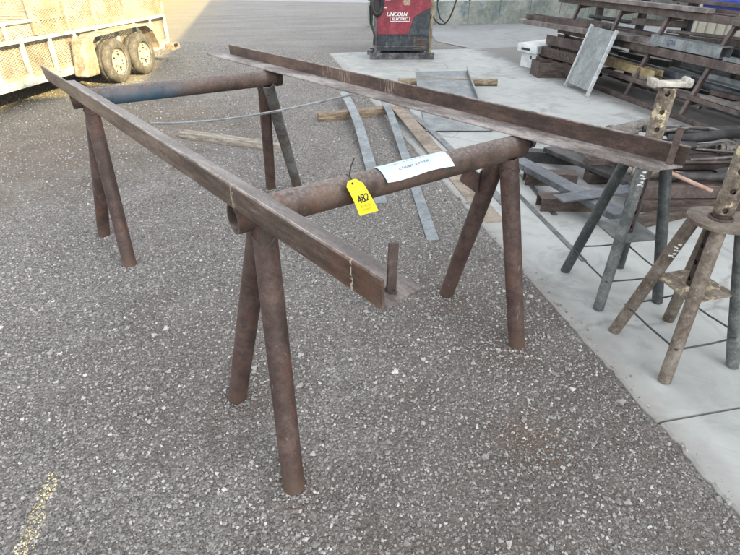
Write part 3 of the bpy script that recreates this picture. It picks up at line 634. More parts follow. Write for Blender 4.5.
flat_bar('flat_bar', [(*G(405, 106, .1).xy, .06), (*G(430, 130, 0).xy, .01), (*G(468, 166, 0).xy, .0), (*G(512, 212, 0).xy, .001)], .07, .006, 'strap', 'narrow grey flat bar half on the slab beside the tan bar', 'flat bar')
flat_bar('flat_bar', [(2.03, 4.4, .001), (1.93, 3.4, .001), (1.87, 2.42, .001)], .035, .005, 'strap', 'thin grey strip flat on the slab, nearest the slab edge', 'flat bar')
flat_bar('flat_bar', [(2.17, 3.9, .001), (2.03, 3.07, .001)], .04, .006, 'strap', 'short thin strip on the slab in front of the brown blocks', 'flat bar')
# grey sheet on the slab
c = [G(415, 72, .11), G(467, 71, .11), G(493, 131, .012), G(426, 131, .012)]
bm = B(); n = 14; g = []
for i in range(n + 1):
    t_ = i / n; l = c[0].lerp(c[3], t_); r = c[1].lerp(c[2], t_); z = .012 + .1 * max(0, 1 - t_ * 1.5) ** 1.3; l.z = z; r.z = z
    w = (r - l).normalized()
    g.append([l + Vector((0, 0, .0)), l + w * .001, l.lerp(r, .5) + Vector((0, 0, .004 * math.sin(t_ * 9))), r, r + Vector((0, 0, .06)), r + w * -.02 + Vector((0, 0, .062))])
G_ = [[bm.verts.new(p) for p in row] for row in g]
for a, b in zip(G_, G_[1:]):
    for k in range(5): bm.faces.new((a[k], a[k + 1], b[k + 1], b[k]))
o = tag(link('sheet_metal', bm, 'galv_dark'), 'large dull grey steel sheet with an upturned edge lying on the slab', 'metal sheet')
sd = o.modifiers.new('thickness', 'SOLIDIFY'); sd.thickness = .004
# small rusty lump
bm = B(); bmesh.ops.create_icosphere(bm, subdivisions=2, radius=.035); wobble(bm, .03, 30)
for v in bm.verts: v.co.z *= .6
tag(link('rusty_lump', bm, 'jack_rust', None, False, loc=gp(175, 168, .012)), 'small rusty lump on the gravel behind the left rail', 'scrap')
# ------------------------------------------------------------------ short blocks, plates on the slab
def channel_block(a, b, w, h, mat, label, group=None, z=0., name='steel_block'):
    a = Vector(a); b = Vector(b); bm = B(); t = .008
    prism(bm, [(-w / 2, 0), (-w / 2, h), (w / 2, h), (w / 2, 0), (w / 2 - t, 0), (w / 2 - t, h - t), (-w / 2 + t, h - t), (-w / 2 + t, 0)], (a.x, a.y, z), (b.x, b.y, z))
    return tag(link(name, bm, mat), label, 'steel block', group)
channel_block((2.1, 3.72, 0), (2.5, 3.6, 0), .12, .1, 'beam_brown', 'rusty brown channel block under the far part of the blue-grey tube')
channel_block((1.97, 3.22, 0), (2.42, 3.12, 0), .13, .1, 'beam_brown', 'rusty brown channel block nearest the camera, under both plates')
channel_block((2.28, 4.28, 0), (2.9, 4.0, 0), .12, .1, 'dark_steel', 'dark channel block behind, seen below the right rail')
o = None
bm = B(); bar(bm, (2.08, 4.12, .125), (2.3, 2.72, .125), .13, .05, bev=.004); tag(link('steel_tube', bm, 'blue_steel'), 'long blue-grey rectangular tube lying on brown blocks', 'steel tube')
bm = B(); bar(bm, (1.98, 3.0, .165), (2.75, 3.08, .165), .13, .012, bev=.002); tag(link('steel_plate', bm, 'blue_steel'), 'flat blue-grey plate laid across the long tube', 'steel plate')
bm = B(); bar(bm, (2.55, 4.15, .13), (2.78, 3.2, .13), .16, .04, bev=.004); tag(link('steel_tube', bm, 'dark_steel'), 'dark tube lying behind the jack stands', 'steel tube')
bm = B(); bar(bm, (2.3, 2.75, .03), (3.0, 2.9, .03), .1, .06, bev=.004); tag(link('steel_tube', bm, 'beam_brown'), 'low brown bar on the slab between the jack stands and the plates', 'steel tube')
# ------------------------------------------------------------------ pile of pipes and rods on beams
for i, (y, z, m_, l_) in enumerate(((2.98, 0., 'beam_brown', 'brown beam nearest the jack stands, bottom of the scrap pile'), (3.0, .1, 'rack', 'brown beam lying on top of the front bottom beam of the scrap pile'), (3.55, .0, 'beam_brown', 'brown beam under the middle of the scrap pile'), (4.05, .0, 'beam_brown', 'brown beam under the back of the scrap pile'), (3.6, .1, 'rack', 'upper brown beam in the middle of the scrap pile'))):
    bm = B(); bar(bm, (2.62, y + .08, z + .048), (4.4, y - .25, z + .048), .13, .094, bev=.005); tag(link('support_beam', bm, m_), l_, 'beam')
random.seed(11)
desc = ['dark pipe', 'thin grey-brown pipe', 'black rubber hose', 'stubby grey pipe', 'dull brown rod', 'dark steel tube', 'thin bent rod']
mats = ['dark_steel', 'grey_hose', 'black', 'grey_hose', 'rack', 'dark_steel', 'rack_light']
rows = [('front row', 3.08, .2), ('second row', 3.3, .21), ('middle row', 3.52, .22), ('fourth row', 3.76, .22), ('back row', 4.0, .2), ('far edge', 4.22, .16), ('top layer at the front', 3.25, .29), ('top layer in the middle', 3.6, .31), ('top layer at the back', 3.92, .29)]
side_w = ['left end', 'centre', 'right end']
for ri_, (rn_, y, z) in enumerate(rows):
    for si in range(3 if ri_ < 6 else 2):
        k = (ri_ * 3 + si * 2) % 7; r = {0: .032, 1: .018, 2: .034, 3: .045, 4: .012, 5: .028, 6: .009}[k] * random.uniform(.85, 1.2)
        l_ = {0: .8, 1: 1.3, 2: .6, 3: .45, 4: 1.4, 5: .9, 6: 1.5}[k] * random.uniform(.8, 1.1)
        x = 2.75 + .45 * si + random.uniform(-.1, .1); an = R(-12 + random.uniform(-24, 20)); dz = random.uniform(-.06, .07)
        a = Vector((x, y + random.uniform(-.06, .06), z + r)); b = a + Vector((math.cos(an) * l_, math.sin(an) * l_, dz)); bend = random.uniform(-.12, .12) if k in (2, 6) else random.uniform(-.02, .02)
        bm = B(); n_ = 11; P = [a.lerp(b, q / n_) + Vector((0, bend, abs(bend) * .4)) * math.sin(PI * q / n_) + Vector((0, .3 * bend, 0)) * math.sin(2 * PI * q / n_) for q in range(n_ + 1)]
        tube(bm, P, r, 14, inner=r * .78)
        if k in (0, 3):
            q = P[1]; dd_ = (P[2] - P[1]).normalized(); tube(bm, [q, q + dd_ * .03], r * 1.3, 14)
        if k == 5: bar(bm, P[4] + Vector((0, 0, r)), P[7] + Vector((0, 0, r)), .05, .012)
        tag(link('scrap_pipe', bm, mats[k], None, True), f"{desc[k]} in the {rn_} of the scrap pile, {side_w[si]}", 'pipe')
bm = B(); P = [G(x_, y_, z_) for x_, y_, z_ in ((664, 131, .36), (690, 128, .36), (712, 129, .35), (730, 134, .33), (738, 142, .3), (735, 150, .26))]; tube(bm, P, .014, 10)
tag(link('bent_rod', bm, 'grey_hose', None, True), 'grey-brown bent rod curling over the top of the scrap pile', 'rod')
bm = B(); a, b = G(666, 171, .33), G(712, 191, .22); tube(bm, [a, b], .014, 12); tag(link('orange_rod', bm, 'copper', None, True), 'salmon orange rod sticking out of the front of the scrap pile', 'rod')
# ------------------------------------------------------------------ jack stands
def holed_tube(r, z0, z1, hz, nseg=32):
    """vertical tube with round holes on four sides; hz are hole heights"""
    bm = B(); st = 2 * PI / nseg; hr = .0125; dz = hr * .5
    zs = {round(z0, 4), round(z1, 4)}
    for h in hz: zs |= {round(h - hr * 1.6, 4), round(h - hr, 4), round(h, 4), round(h + hr, 4), round(h + hr * 1.6, 4)}
    zs = sorted(z for z in zs if z0 <= z <= z1); V = []
    for z in zs: V.append([Vector((r * math.cos(k * st), r * math.sin(k * st), z)) for k in range(nseg)])
    holes = set()
    for h in hz:
        if round(h, 4) not in zs: continue
        zi = zs.index(round(h, 4))
        for q in range(4):
            kc = (q * nseg // 4) % nseg
            for dk in (-1, 0, 1):
                for di in (-1, 0, 1):
                    kk = (kc + dk) % nseg
                    if dk and di:
                        a = kc * st + dk * (hr * .7 / r); V[zi + di][kk] = Vector((r * math.cos(a), r * math.sin(a), h + di * hr * .7))
                    elif dk:
                        a = kc * st + dk * hr / r; V[zi][kk] = Vector((r * math.cos(a), r * math.sin(a), h))
            for di in (-1, 0):
                for dk in (-1, 0): holes.add((zi + di, (kc + dk) % nseg))
    VV = [[bm.verts.new(p) for p in row] for row in V]
    for i in range(len(zs) - 1):
        for k in range(nseg):
            if (i, k) in holes: continue
            bm.faces.new((VV[i][k], VV[i][(k + 1) % nseg], VV[i + 1][(k + 1) % nseg], VV[i + 1][k]))
    bmesh.ops.delete(bm, geom=[v for v in bm.verts if not v.link_faces], context='VERTS'); return bm
def jack(label, cx, cy, feet, zring, ztop, leg_mats, rz):
    t = thing('jack_stand', label, 'jack stand', (cx, cy, 0), 0, 'pipe jack stands on the slab')
    r = .039
    bm = holed_tube(r, zring - .1, ztop, [zring + .06 + .082 * k for k in range(int((ztop - zring) / .082))])
    o = link('column', bm, 'jack_column', t, True, rot=(0, 0, rz)); s = o.modifiers.new('wall', 'SOLIDIFY'); s.thickness = .006; s.offset = -1
    bm = holed_tube(.033, .36, ztop - .04, [.4 + .082 * k for k in range(8)], 24)
    o = link('inner_column', bm, 'inner', t, True, rot=(0, 0, rz + .4)); s = o.modifiers.new('wall', 'SOLIDIFY'); s.thickness = .004; s.offset = -1
    bm = B(); tube(bm, [(0, 0, zring), (0, 0, zring + .014)], .125, 40, inner=r + .002)
    o = link('ring_plate', bm, 'jack_rust' if leg_mats[0] == 'jack_rust' else 'jack_pipe_blue', t, True)
    bm = B(); tube(bm, [(math.cos(a) * (r + .003), math.sin(a) * (r + .003), zring + .017) for a in [2 * PI * k / 20 for k in range(21)]], .006, 6); wobble(bm, .003, 80); link('weld_bead', bm, 'weld', t, True)
    legs = []
    for f, m_ in zip(feet, leg_mats):
        fv = Vector((f[0] - cx, f[1] - cy, 0)); dirv = fv.normalized(); top = Vector((dirv.x * .085, dirv.y * .085, zring - .0005)); legs.append((fv, top))
        bm = B(); tube(bm, [fv.lerp(top, q / 5) for q in range(6)], .028, 20, inner=.023); lg = link('leg', bm, m_, t, True)
        # trim the foot and the top level
        for v in lg.data.vertices:
            if v.co.z < .002: v.co.z = .002
            if v.co.z > zring - .001: v.co.z = zring - .001
    # diamond brace plate
    zb = .36; bm = B(); P = []
    for fv, top in legs: P.append(fv.lerp(top, zb / zring))
    P = [p * .97 for p in P]; P.sort(key=lambda p: math.atan2(p.y, p.x)); P = [Vector((p.x, p.y, zb)) for p in P]
    tv = [bm.verts.new(p + Vector((0, 0, .008))) for p in P]; bv = [bm.verts.new(p) for p in P]; bm.faces.new(tv); bm.faces.new(bv[::-1])
    for k in range(4): bm.faces.new((tv[k], tv[(k + 1) % 4], bv[(k + 1) % 4], bv[k]))
    link('brace_plate', bm, 'jack_pipe_blue' if leg_mats[1] != 'jack_rust' else 'jack_column', t)
    bm = B(); zb = .17; P = []
    for fv, top in legs:
        p = fv.lerp(top, zb / zring); P.append(Vector((p.x, p.y, zb)) + Vector((p.x, p.y, 0)).normalized() * .03)
    P.sort(key=lambda p: math.atan2(p.y, p.x)); P.append(P[0]); 
    for a, b in zip(P, P[1:]): tube(bm, [a, a.lerp(b, .5) + Vector((0, 0, -.006)), b], .0045, 8)
    link('wire_brace', bm, 'wire', t, True)
    return t, legs
j2c = (1.845, 2.12); j1c = (1.805, 1.575)
jt, lg = jack('grey pipe jack stand behind the end of the right rail, with a saddle head', *j2c, [G(565, 271).xy, G(598, 309).xy, G(657, 302).xy, G(619, 267).xy], .77, 1.1, ['jack_pipe_dark', 'jack_pipe_blue', 'jack_pipe_dark', 'jack_pipe_dark'], R(-35))
# saddle head
hd = Matrix.Rotation(R(-12), 3, 'Z'); bm = B()
box(bm, (0, 0, 1.115), (.15, .07, .022), hd, .004)
for s in (-1, 1): box(bm, hd @ Vector((s * .078, 0, 1.122)), (.026, .075, .04), hd @ Matrix.Rotation(R(6 * s), 3, 'Y'), .008)
wobble(bm, .003, 30); link('saddle', bm, 'jack_head', jt, True)
fv, top = lg[1]; p = fv.lerp(top, .86); d = (top - fv).normalized(); nrm = Vector((-.15, -.9, .35)).normalized(); nrm = (nrm - d * nrm.dot(d)).normalized(); sx = d.cross(nrm)
def paint_strokes(p, d, nrm, r, parent):
    bm = B(); sx = d.cross(nrm); rg = random.Random(2)
    for k in range(5):
        o_ = p + d * (.016 * k)
        for e in range(2):
            a0 = rg.uniform(-.55, .1); a1 = a0 + rg.uniform(.35, .6); dz = rg.uniform(-.004, .01)
            q0 = o_ + (sx * math.sin(a0) + nrm * math.cos(a0)) * (r + .001); q1 = o_ + d * dz + (sx * math.sin(a1) + nrm * math.cos(a1)) * (r + .001)
            am = (a0 + a1) / 2; qm = o_ + d * dz / 2 + (sx * math.sin(am) + nrm * math.cos(am)) * (r + .0015)
            bar(bm, q0, qm, .0012, .006, up=d); bar(bm, qm, q1, .0012, .005, up=d)
    link('paint_mark', bm, 'white_mark', parent)
paint_strokes(p, d, nrm, .028, jt)
jt1, lg1 = jack('rusty brown pipe jack stand nearest the camera at the right edge', *j1c, [G(614, 331).xy, G(664, 381).xy, G(732, 366).xy, G(668, 320).xy], .68, 1.24, ['jack_rust', 'jack_rust', 'jack_pipe_blue', 'jack_rust'], R(-40))
fv, top = lg1[0]; p = fv.lerp(top, .72); d = (top - fv).normalized(); nrm = Vector((-.2, -.8, .5)).normalized(); nrm = (nrm - d * nrm.dot(d)).normalized(); paint_strokes(p, d, nrm, .028, jt1)
bm = B(); box(bm, (0, 0, 1.255), (.15, .07, .022), hd, .004)
for s in (-1, 1): box(bm, hd @ Vector((s * .072, 0, 1.275)), (.022, .075, .06), hd @ Matrix.Rotation(R(12 * s), 3, 'Y'), .006)
link('saddle', bm, 'jack_head', jt1, True)
# ------------------------------------------------------------------ storage rack
rack = thing('storage_rack', 'long brown steel storage rack with slanted struts, loaded with steel stock', 'rack', (4.8, 5.5, 0))
ri = Matrix.Translation(-rack.location)
def rp(x, y, z): return ri @ Vector((x, y, z))
ys = [2.1, 3.15, 4.18, 5.21, 6.25, 7.2, 8.3]
for y in ys:
    bm = B(); bar(bm, rp(4.8, y, 0.01), rp(5.21, y, 1.14), .045, .05, up=(0, 1, 0), bev=.003); link('strut', bm, 'rack', rack)
    bm = B(); box(bm, rp(5.75, y + .35, .65), (.09, .09, 1.3), None, .004); link('post', bm, 'dark_steel', rack)
    bm = B()
    for z, x in ((.22, 4.9), (.6, 5.02), (1.0, 5.16)): bar(bm, rp(x + .02, y + .03, z - .045), rp(5.72, y + .35, z - .045), .05, .05)
    link('arm', bm, 'dark_steel', rack)
def ang(bm, a, b, w, h, t=.008): prism(bm, [(0, 0), (0, h), (-t, h), (-t, t), (-w, t), (-w, 0)], a, b)
for (x, z, w, h, y0, y1, m_) in ((4.79, 0.004, .06, .05, 1.6, 8.5, 'rack'), (4.91, .215, .09, .05, 1.6, 8.4, 'rack'), (5.05, .565, .12, .09, 1.6, 8.5, 'rack'), (5.2, .985, .12, .08, 1.6, 8.9, 'rack')):
    bm = B(); bar(bm, rp(x - w / 2 + .02, y1, z + h / 2), rp(x - w / 2 + .02, y0, z + h / 2), w, h, bev=.004); link('rail', bm, m_, rack)
# stock on the rack: every length is a thing of its own
def stock(kind, a, b, w, h, mat, label, cat='steel stock'):
    a = Vector(a); b = Vector(b); bm = B()
    if kind == 'tube': bar(bm, a, b, w, h, bev=.004)
    elif kind == 'open': # box section with open ends
        t = .006; m = basis(b - a); ro = [(-w / 2, -h / 2), (w / 2, -h / 2), (w / 2, h / 2), (-w / 2, h / 2)]; rn = [(y * (1 - 2 * t / w), z * (1 - 2 * t / h)) for y, z in ro]
        Vv = [[bm.verts.new(p + m @ Vector((0, y, z))) for y, z in r_] for p in (a, b) for r_ in (ro, rn)]
        for k in range(4):
            q = (k + 1) % 4
            bm.faces.new((Vv[0][k], Vv[0][q], Vv[2][q], Vv[2][k])); bm.faces.new((Vv[1][k], Vv[3][k], Vv[3][q], Vv[1][q])); bm.faces.new((Vv[0][k], Vv[1][k], Vv[1][q], Vv[0][q])); bm.faces.new((Vv[2][k], Vv[2][q], Vv[3][q], Vv[3][k]))
    elif kind == 'pipe': tube(bm, [a, (a + b) / 2, b], h / 2, 16, inner=h / 2 - .006)
    elif kind == 'angle': prism(bm, [(0, 0), (0, h), (-.007, h), (-.007, .007), (-w, .007), (-w, 0)], a, b)
    elif kind == 'channel': t = .008; prism(bm, [(-w / 2, 0), (w / 2, 0), (w / 2, h), (w / 2 - t, h), (w / 2 - t, t), (-w / 2 + t, t), (-w / 2 + t, h), (-w / 2, h)], a, b)
    elif kind == 'ibeam':
        t = .008; x = w / 2; prism(bm, [(-x, 0), (x, 0), (x, t), (t / 2, t), (t / 2, h - t), (x, h - t), (x, h), (-x, h), (-x, h - t), (-t / 2, h - t), (-t / 2, t), (-x, t)], a, b)
    names = {'tube': 'steel_tube', 'open': 'steel_tube', 'pipe': 'steel_pipe', 'angle': 'angle_iron', 'channel': 'steel_channel', 'ibeam': 'steel_beam'}
    return tag(link(names[kind], bm, mat, None, kind == 'pipe'), label, cat, 'steel stock lying on the rack')
# middle level (z about .66)
stock('tube', (4.6, 9.1, .69), (4.98, 6.6, .69), .12, .07, 'rack_light', 'grey-brown tube on the rack middle level, sticking out at the far end')
stock('channel', (4.7, 9.05, .73), (5.02, 7.3, .73), .16, .07, 'rack', 'brown channel lying on the far front of the rack middle level')
stock('tube', (5.12, 8.7, .69), (5.12, 6.0, .69), .14, .06, 'grey_hose', 'grey tube on the middle level behind the leaning panel')
stock('angle', (5.0, 6.9, .66), (5.0, 6.1, .66), .07, .05, 'rack_light', 'short pale angle iron lying beside the leaning panel')
d_ = stock('open', (5.06, 6.28, .725), (5.06, 5.12, .725), .15, .115, 'galv', 'galvanised box section with blue writing on the rack middle level')
bm = text_verts('G90', .085)
for v in bm.verts: v.co = Vector((5.06 - .0765, 5.9 - v.co.x, .725 + v.co.y))
link('writing', bm, 'writing_blue', d_)
stock('channel', (5.02, 5.05, .662), (5.06, 4.25, .662), .1, .035, 'galv', 'pale channel next to the galvanised box section, on its near side')
stock('tube', (5.3, 8.6, .69), (5.3, 3.2, .69), .08, .05, 'rack', 'brown tube at the back of the rack middle level')
stock('pipe', (5.48, 8.9, .7), (5.5, 3.4, .7), .06, .07, 'dark_steel', 'dark pipe farthest back on the rack middle level')
# top level
stock('tube', (4.98, 9.3, 1.1), (5.1, 5.55, 1.1), .1, .05, 'rack_light', 'long grey-brown flat tube on the front of the rack top level')
stock('angle', (5.25, 9.4, 1.07), (5.25, 3.0, 1.07), .1, .045, 'rack', 'long brown angle iron on the rack top level')
stock('pipe', (5.4, 9.3, 1.05), (5.4, 3.0, 1.05), .06, .06, 'dark_steel', 'dark pipe on the rack top level behind the angle iron')
stock('ibeam', (5.56, 9.3, 1.0), (5.56, 3.0, 1.0), .1, .08, 'rack', 'brown beam at the back of the rack top level')
# low level
stock('channel', (4.98, 7.3, .3), (4.98, 5.95, .3), .13, .1, 'olive', 'yellow-brown channel on the rack low level right of the leaning panel')
stock('tube', (5.12, 8.3, .29), (5.12, 5.5, .29), .1, .05, 'dark_steel', 'dark tube behind the yellow-brown channel on the low level')
stock('pipe', (5.3, 8.2, .33), (5.25, 3.0, .3), .1, .11, 'blue_steel', 'thick blue-grey pipe along the rack low level')
stock('pipe', (5.48, 8.4, .32), (5.5, 3.0, .32), .1, .1, 'galv_dark', 'dull grey pipe farthest back on the rack low level')
stock('tube', (4.9, 5.05, .285), (4.9, 3.2, .285), .12, .03, 'grey_hose', 'pale grey flat bar on the near end of the rack low rail')
stock('angle', (5.2, 5.4, .4), (5.15, 3.0, .4), .12, .06, 'galv', 'galvanised angle iron lying on the blue-grey pipe')
random.seed(3)
for k, (x, z, l_) in enumerate(((4.72, .06, 'lowest'), (4.76, .225, 'middle one'), (4.86, .39, 'topmost'))):
    stock('channel', (x + .02 * k, 8.75 - .1 * k, z), (x + .16, 7.25 + .06 * k, z), .22, .145, 'beam_brown' if k % 2 else 'rack', f'wide brown channel, {l_} of the stack at the far end of the rack')
# leaning panel
P4 = [PL(560, 86, (1, 0, 0), 4.42), PL(588, 98, (1, 0, 0), 4.4), PL(617, 33, (1, 0, 0), 4.76), PL(583, 27, (1, 0, 0), 4.78)]
bl, br, tr_, tl = Vector((4.42, 7.1, .0)), Vector((4.38, 6.46, .0)), Vector((4.76, 6.68, .77)), Vector((4.78, 7.3, .78))
pn = thing('metal_panel', 'grey galvanised metal panel with side flanges leaning against the rack', 'panel', (4.4, 6.8, 0)); pni = Matrix.Translation(-pn.location)
nrm = (tl - bl).cross(br - bl).normalized(); 
if nrm.x > 0: nrm = -nrm
bm = B(); up_ = (tl - bl).normalized(); f_ = .05
lift = up_ * .07
pts = [bl + lift, br + lift, tr_, tl]; vv = [bm.verts.new(pni @ p) for p in pts]; bm.faces.new(vv); o = link('face', bm, 'galv_dark', pn); s = o.modifiers.new('t', 'SOLIDIFY'); s.thickness = .004
for a, b in ((bl, tl), (br, tr_)):
    bm = B(); bar(bm, pni @ (a + nrm * .004), pni @ (b + nrm * .004 + up_ * .02), .016, .05, up=nrm); link('side_flange', bm, 'galv_bright', pn)
for f in (.3, .85):
    bm = B(); disc(bm, pni @ (tl.lerp(tr_, f) - up_ * .03 + nrm * .004), nrm, .018, 14); link('hole', bm, 'black', pn)
# white cabinets on the slab
wb = thing('electrical_cabinet', 'white metal cabinet with a wide overhanging lid standing on the slab by the rack', 'cabinet', (4.78, 8.72, 0), R(16))
bm = B(); box(bm, (0, 0, .12), (.4, .36, .24), None, .006); link('body', bm, 'white_box', wb)
bm = B(); box(bm, (.0, -.182, .12), (.36, .008, .22), None, .002); link('side_panel', bm, 'grey_box', wb)
bm = B(); box(bm, (.1, 0, .33), (.74, .46, .17), None, .012)
for v in bm.verts:
    if v.co.z > .33: v.co.z -= .05 * max(0, (-v.co.x + .1)) + .02
link('lid', bm, 'white_box', wb, True)
bm = B(); box(bm, (.11, -.2325, .31), (.7, .006, .11), None, .002); link('lid_side', bm, 'grey_box', wb)
bm = B(); box(bm, (-.272, .02, .3), (.012, .2, .035), None, .003); link('slot', bm, 'black', wb)
bm = B(); box(bm, (-.203, -.06, .17), (.01, .03, .05), None, .002); link('latch', bm, 'black', wb)
# scrap box under far end of the rack
bx = thing('scrap_box', 'dark rusty open box with slanted side by the white cabinet', 'box', (4.62, 7.95, 0), R(-10)); bm = B()
for (c_, s_) in (((0, -.2, .11), (.5, .012, .22)), ((0, .2, .11), (.5, .012, .22)), ((-.25, 0, .11), (.012, .39, .22)), ((.25, 0, .11), (.012, .39, .22)), ((0, 0, .01), (.49, .39, .012))): box(bm, c_, s_)
link('shell', bm, 'beam_brown', bx)
# things behind the rack
def drum(x, y, r, h, mat, label, lying=False):
    t = thing('drum', label, 'drum', (x, y, 0)); bm = B(); prof = [(0, r * .97), (.02, r), (h * .33 - .01, r), (h * .33, r * 1.03), (h * .33 + .01, r), (h * .66 - .01, r), (h * .66, r * 1.03), (h * .66 + .01, r), (h - .02, r), (h, r * .97)]
    rings = [[bm.verts.new((q[1] * math.cos(2 * PI * k / 32), q[1] * math.sin(2 * PI * k / 32), q[0])) for k in range(32)] for q in prof]
    for a, b in zip(rings, rings[1:]):
        for k in range(32): bm.faces.new((a[k], a[(k + 1) % 32], b[(k + 1) % 32], b[k]))
    bm.faces.new(rings[0]); bm.faces.new(rings[-1])
    if lying:
        for v in bm.verts: v.co = Vector((v.co.z - h / 2, v.co.y, v.co.x + r * 1.03))
    link('shell', bm, mat, t, True)
    bm = B(); 
    if lying: tube(bm, [(-h / 2 - .004, 0, r * 1.03), (-h / 2 + .01, 0, r * 1.03)], r * .9, 24)
    else: tube(bm, [(0, 0, h - .005), (0, 0, h + .004)], r * .9, 24)
    link('lid', bm, mat, t); return t
pb0 = PL(703, 4, (1, 0, 0), 5.45); pb1 = PL(752, 4, (1, 0, 0), 5.45)
bc = thing('plastic_crate', 'bright blue plastic crate standing on the rack top level at the right', 'crate', (5.66, (pb0.y + pb1.y) / 2, 1.085)); Lc = abs(pb0.y - pb1.y)
bm = B(); box(bm, (0, 0, .22), (.42, Lc, .44), None, .015); link('body', bm, 'blue_drum', bc)
bm = B(); box(bm, (0, 0, .425), (.46, Lc + .04, .035), None, .008); link('rim', bm, 'blue_drum', bc)
random.seed(21)
cl = [('middle', .69, 5.18, 5.7), ('low', .27, 5.02, 5.65), ('bottom', .04, 5.0, 5.9), ('top', 1.13, 5.3, 5.7)]
kinds = [('pipe', 'dark_steel', 'dark pipe'), ('tube', 'rack', 'brown square tube'), ('angle', 'rack_light', 'grey-brown angle iron'), ('channel', 'beam_brown', 'dark brown channel'), ('pipe', 'grey_hose', 'grey-brown pipe'), ('tube', 'dark_steel', 'dark flat tube'), ('angle', 'blue_steel', 'blue-grey angle iron')]
spots = [(8.0, 'at the far end'), (6.9, 'behind the leaning panel'), (5.9, 'by the galvanised box section'), (4.6, 'at the near end')]
for lv, z_, xa, xb in cl:
    for q, (yc, wh) in enumerate(spots):
        for m2 in range(2):
            kd, mt, nm = kinds[(q * 2 + m2 + int(z_ * 10)) % 7]; x_ = xa + (xb - xa) * (.25 + .5 * m2) + random.uniform(-.06, .06); l2 = random.uniform(.35, .75); sk = random.uniform(-.1, .1); hh = random.uniform(.04, .08)
            stock(kd, (x_ + sk, yc + l2, z_ + hh / 2 + .06 * m2), (x_ - sk, yc - l2, z_ + hh / 2 + .06 * m2 + random.uniform(0, .05)), hh * 1.3, hh, mt, f"short {nm} on the rack {lv} level {wh}")
drum(6.35, 4.2, .24, .7, 'tan_drum', 'tan drum lying on its side behind the rack', True)
drum(6.4, 5.0, .13, .5, 'tan_drum', 'small tan drum standing behind the rack')
drum(6.3, 8.8, .13, .45, 'white_box', 'small white drum behind the far end of the rack')
bm = B(); box(bm, (6.9, 6.6, .3), (1.1, 1.6, .5), Matrix.Rotation(R(8), 3, 'Z'), .02); tag(link('steel_tank', bm, 'galv_dark'), 'dull grey steel tank standing behind the rack', 'tank')
bm = B(); box(bm, (6.9, 8.2, .22), (.9, .9, .4), Matrix.Rotation(R(-12), 3, 'Z'), .02); tag(link('steel_crate', bm, 'beam_brown'), 'brown steel crate behind the far part of the rack', 'crate')
# ------------------------------------------------------------------ concrete wall at the back
wl = thing('concrete_wall', 'low stained grey-green concrete wall with a dark pipe rail along the top', 'wall', (3.6, 15.55, 0)); bm = B(); box(bm, (5.0, 0, .29), (10.8, .22, .6), None, .01)
link('wall_body', bm, 'wallc', wl)
bm = B(); tube(bm, [(-.4, 0, .66), (10.4, 0, .66)], .035, 12)
for k in range(12): tube(bm, [(-.3 + k * .95, 0, .585), (-.3 + k * .95, 0, .67)], .03, 10)
link('pipe_rail', bm, 'dark_steel', wl, True)
bm = B(); random.seed(4)
for k in range(10): bar(bm, (.6 + k * .95, -.114, .01), (.6 + k * .95, -.114, .585), .006, .006)
link('wall_joint', bm, 'dark_steel', wl)
# ------------------------------------------------------------------ welder
wx0, wx1 = PL(375, 56, (0, 1, 0), 9.6).x, PL(432, 56, (0, 1, 0), 9.6).x
wc = G(403, 60); wd = thing('welder', 'red and black engine welder on a black skid at the far edge of the slab', 'welder', (wc.x, wc.y + .08, 0), R(-11.8))
WW = .98; hw = WW / 2; fy = 0.0; bd = .75
def wbx(name, c, s, mat, bev=.004, par=None): bm = B(); box(bm, c, s, None, bev); return link(name, bm, mat, par or wd)
wbx('body', (0, bd / 2, .66), (WW, bd, 1.04), 'black_paint', .012)
bm = B()
for s in (0, 1): box(bm, (0, .02 + s * .7, .055), (1.2, .11, .11), None, .01)
link('skid', bm, 'skid', wd)
for s in (-1, 1): wbx('skid_post', (s * .44, .03, .15), (.06, .05, .1), 'skid', .003)
def face_poly(name, pts, mat, y=-.004, th=.006, par=None):
    bm = B(); f = [bm.verts.new((x, y, z)) for x, z in pts]; k = [bm.verts.new((x, y + th, z)) for x, z in pts]; bm.faces.new(f); bm.faces.new(k[::-1])
    for i in range(len(pts)): j = (i + 1) % len(pts); bm.faces.new((f[i], f[j], k[j], k[i]))
    return link(name, bm, mat, par or wd)
face_poly('red_panel', [(-.47, .43), (.1, .43), (.2, .72), (.49, .86), (.49, 1.02), (-.47, 1.02)], 'red', -.005, .004)
face_poly('black_side_panel', [(.115, .43), (.488, .43), (.488, .845), (.212, .71)], 'black_paint', -.009, .008)
face_poly('top_strip', [(-.47, 1.022), (.49, 1.022), (.49, 1.06), (-.47, 1.06)], 'lilac', -.007, .006)
for k in range(6): wbx('gauge', (-.3 + k * .13, -.006, 1.1), (.07, .02, .06), 'black')
wbx('lower_rail', (0, -.01, .415), (.96, .02, .018), 'skid', .002); wbx('lower_rail', (-.05, -.01, .22), (.86, .02, .022), 'skid', .002)
wbx('lower_panel', (.32, -.004, .27), (.26, .008, .2), 'beam_brown', .002)
for k in range(3): wbx('front_rib', (-.3 + .26 * k, -.006, .315), (.02, .012, .17), 'skid', .002)
def wt(txt, x, z, size, sh=0, bold=.0):
    return text_on('lettering', txt, size, 'white_letter', wd, lambda c: Vector((x + c.x, -.0075 - c.z, z + c.y)), sh, bold)
wt('LINCOLN', -.12, .752, .085, .2, .006); wt('ELECTRIC', -.06, .675, .062, 0, .005)
bm = B(); X0, X1, Z0, Z1, t_ = -.235, .115, .64, .71, .008
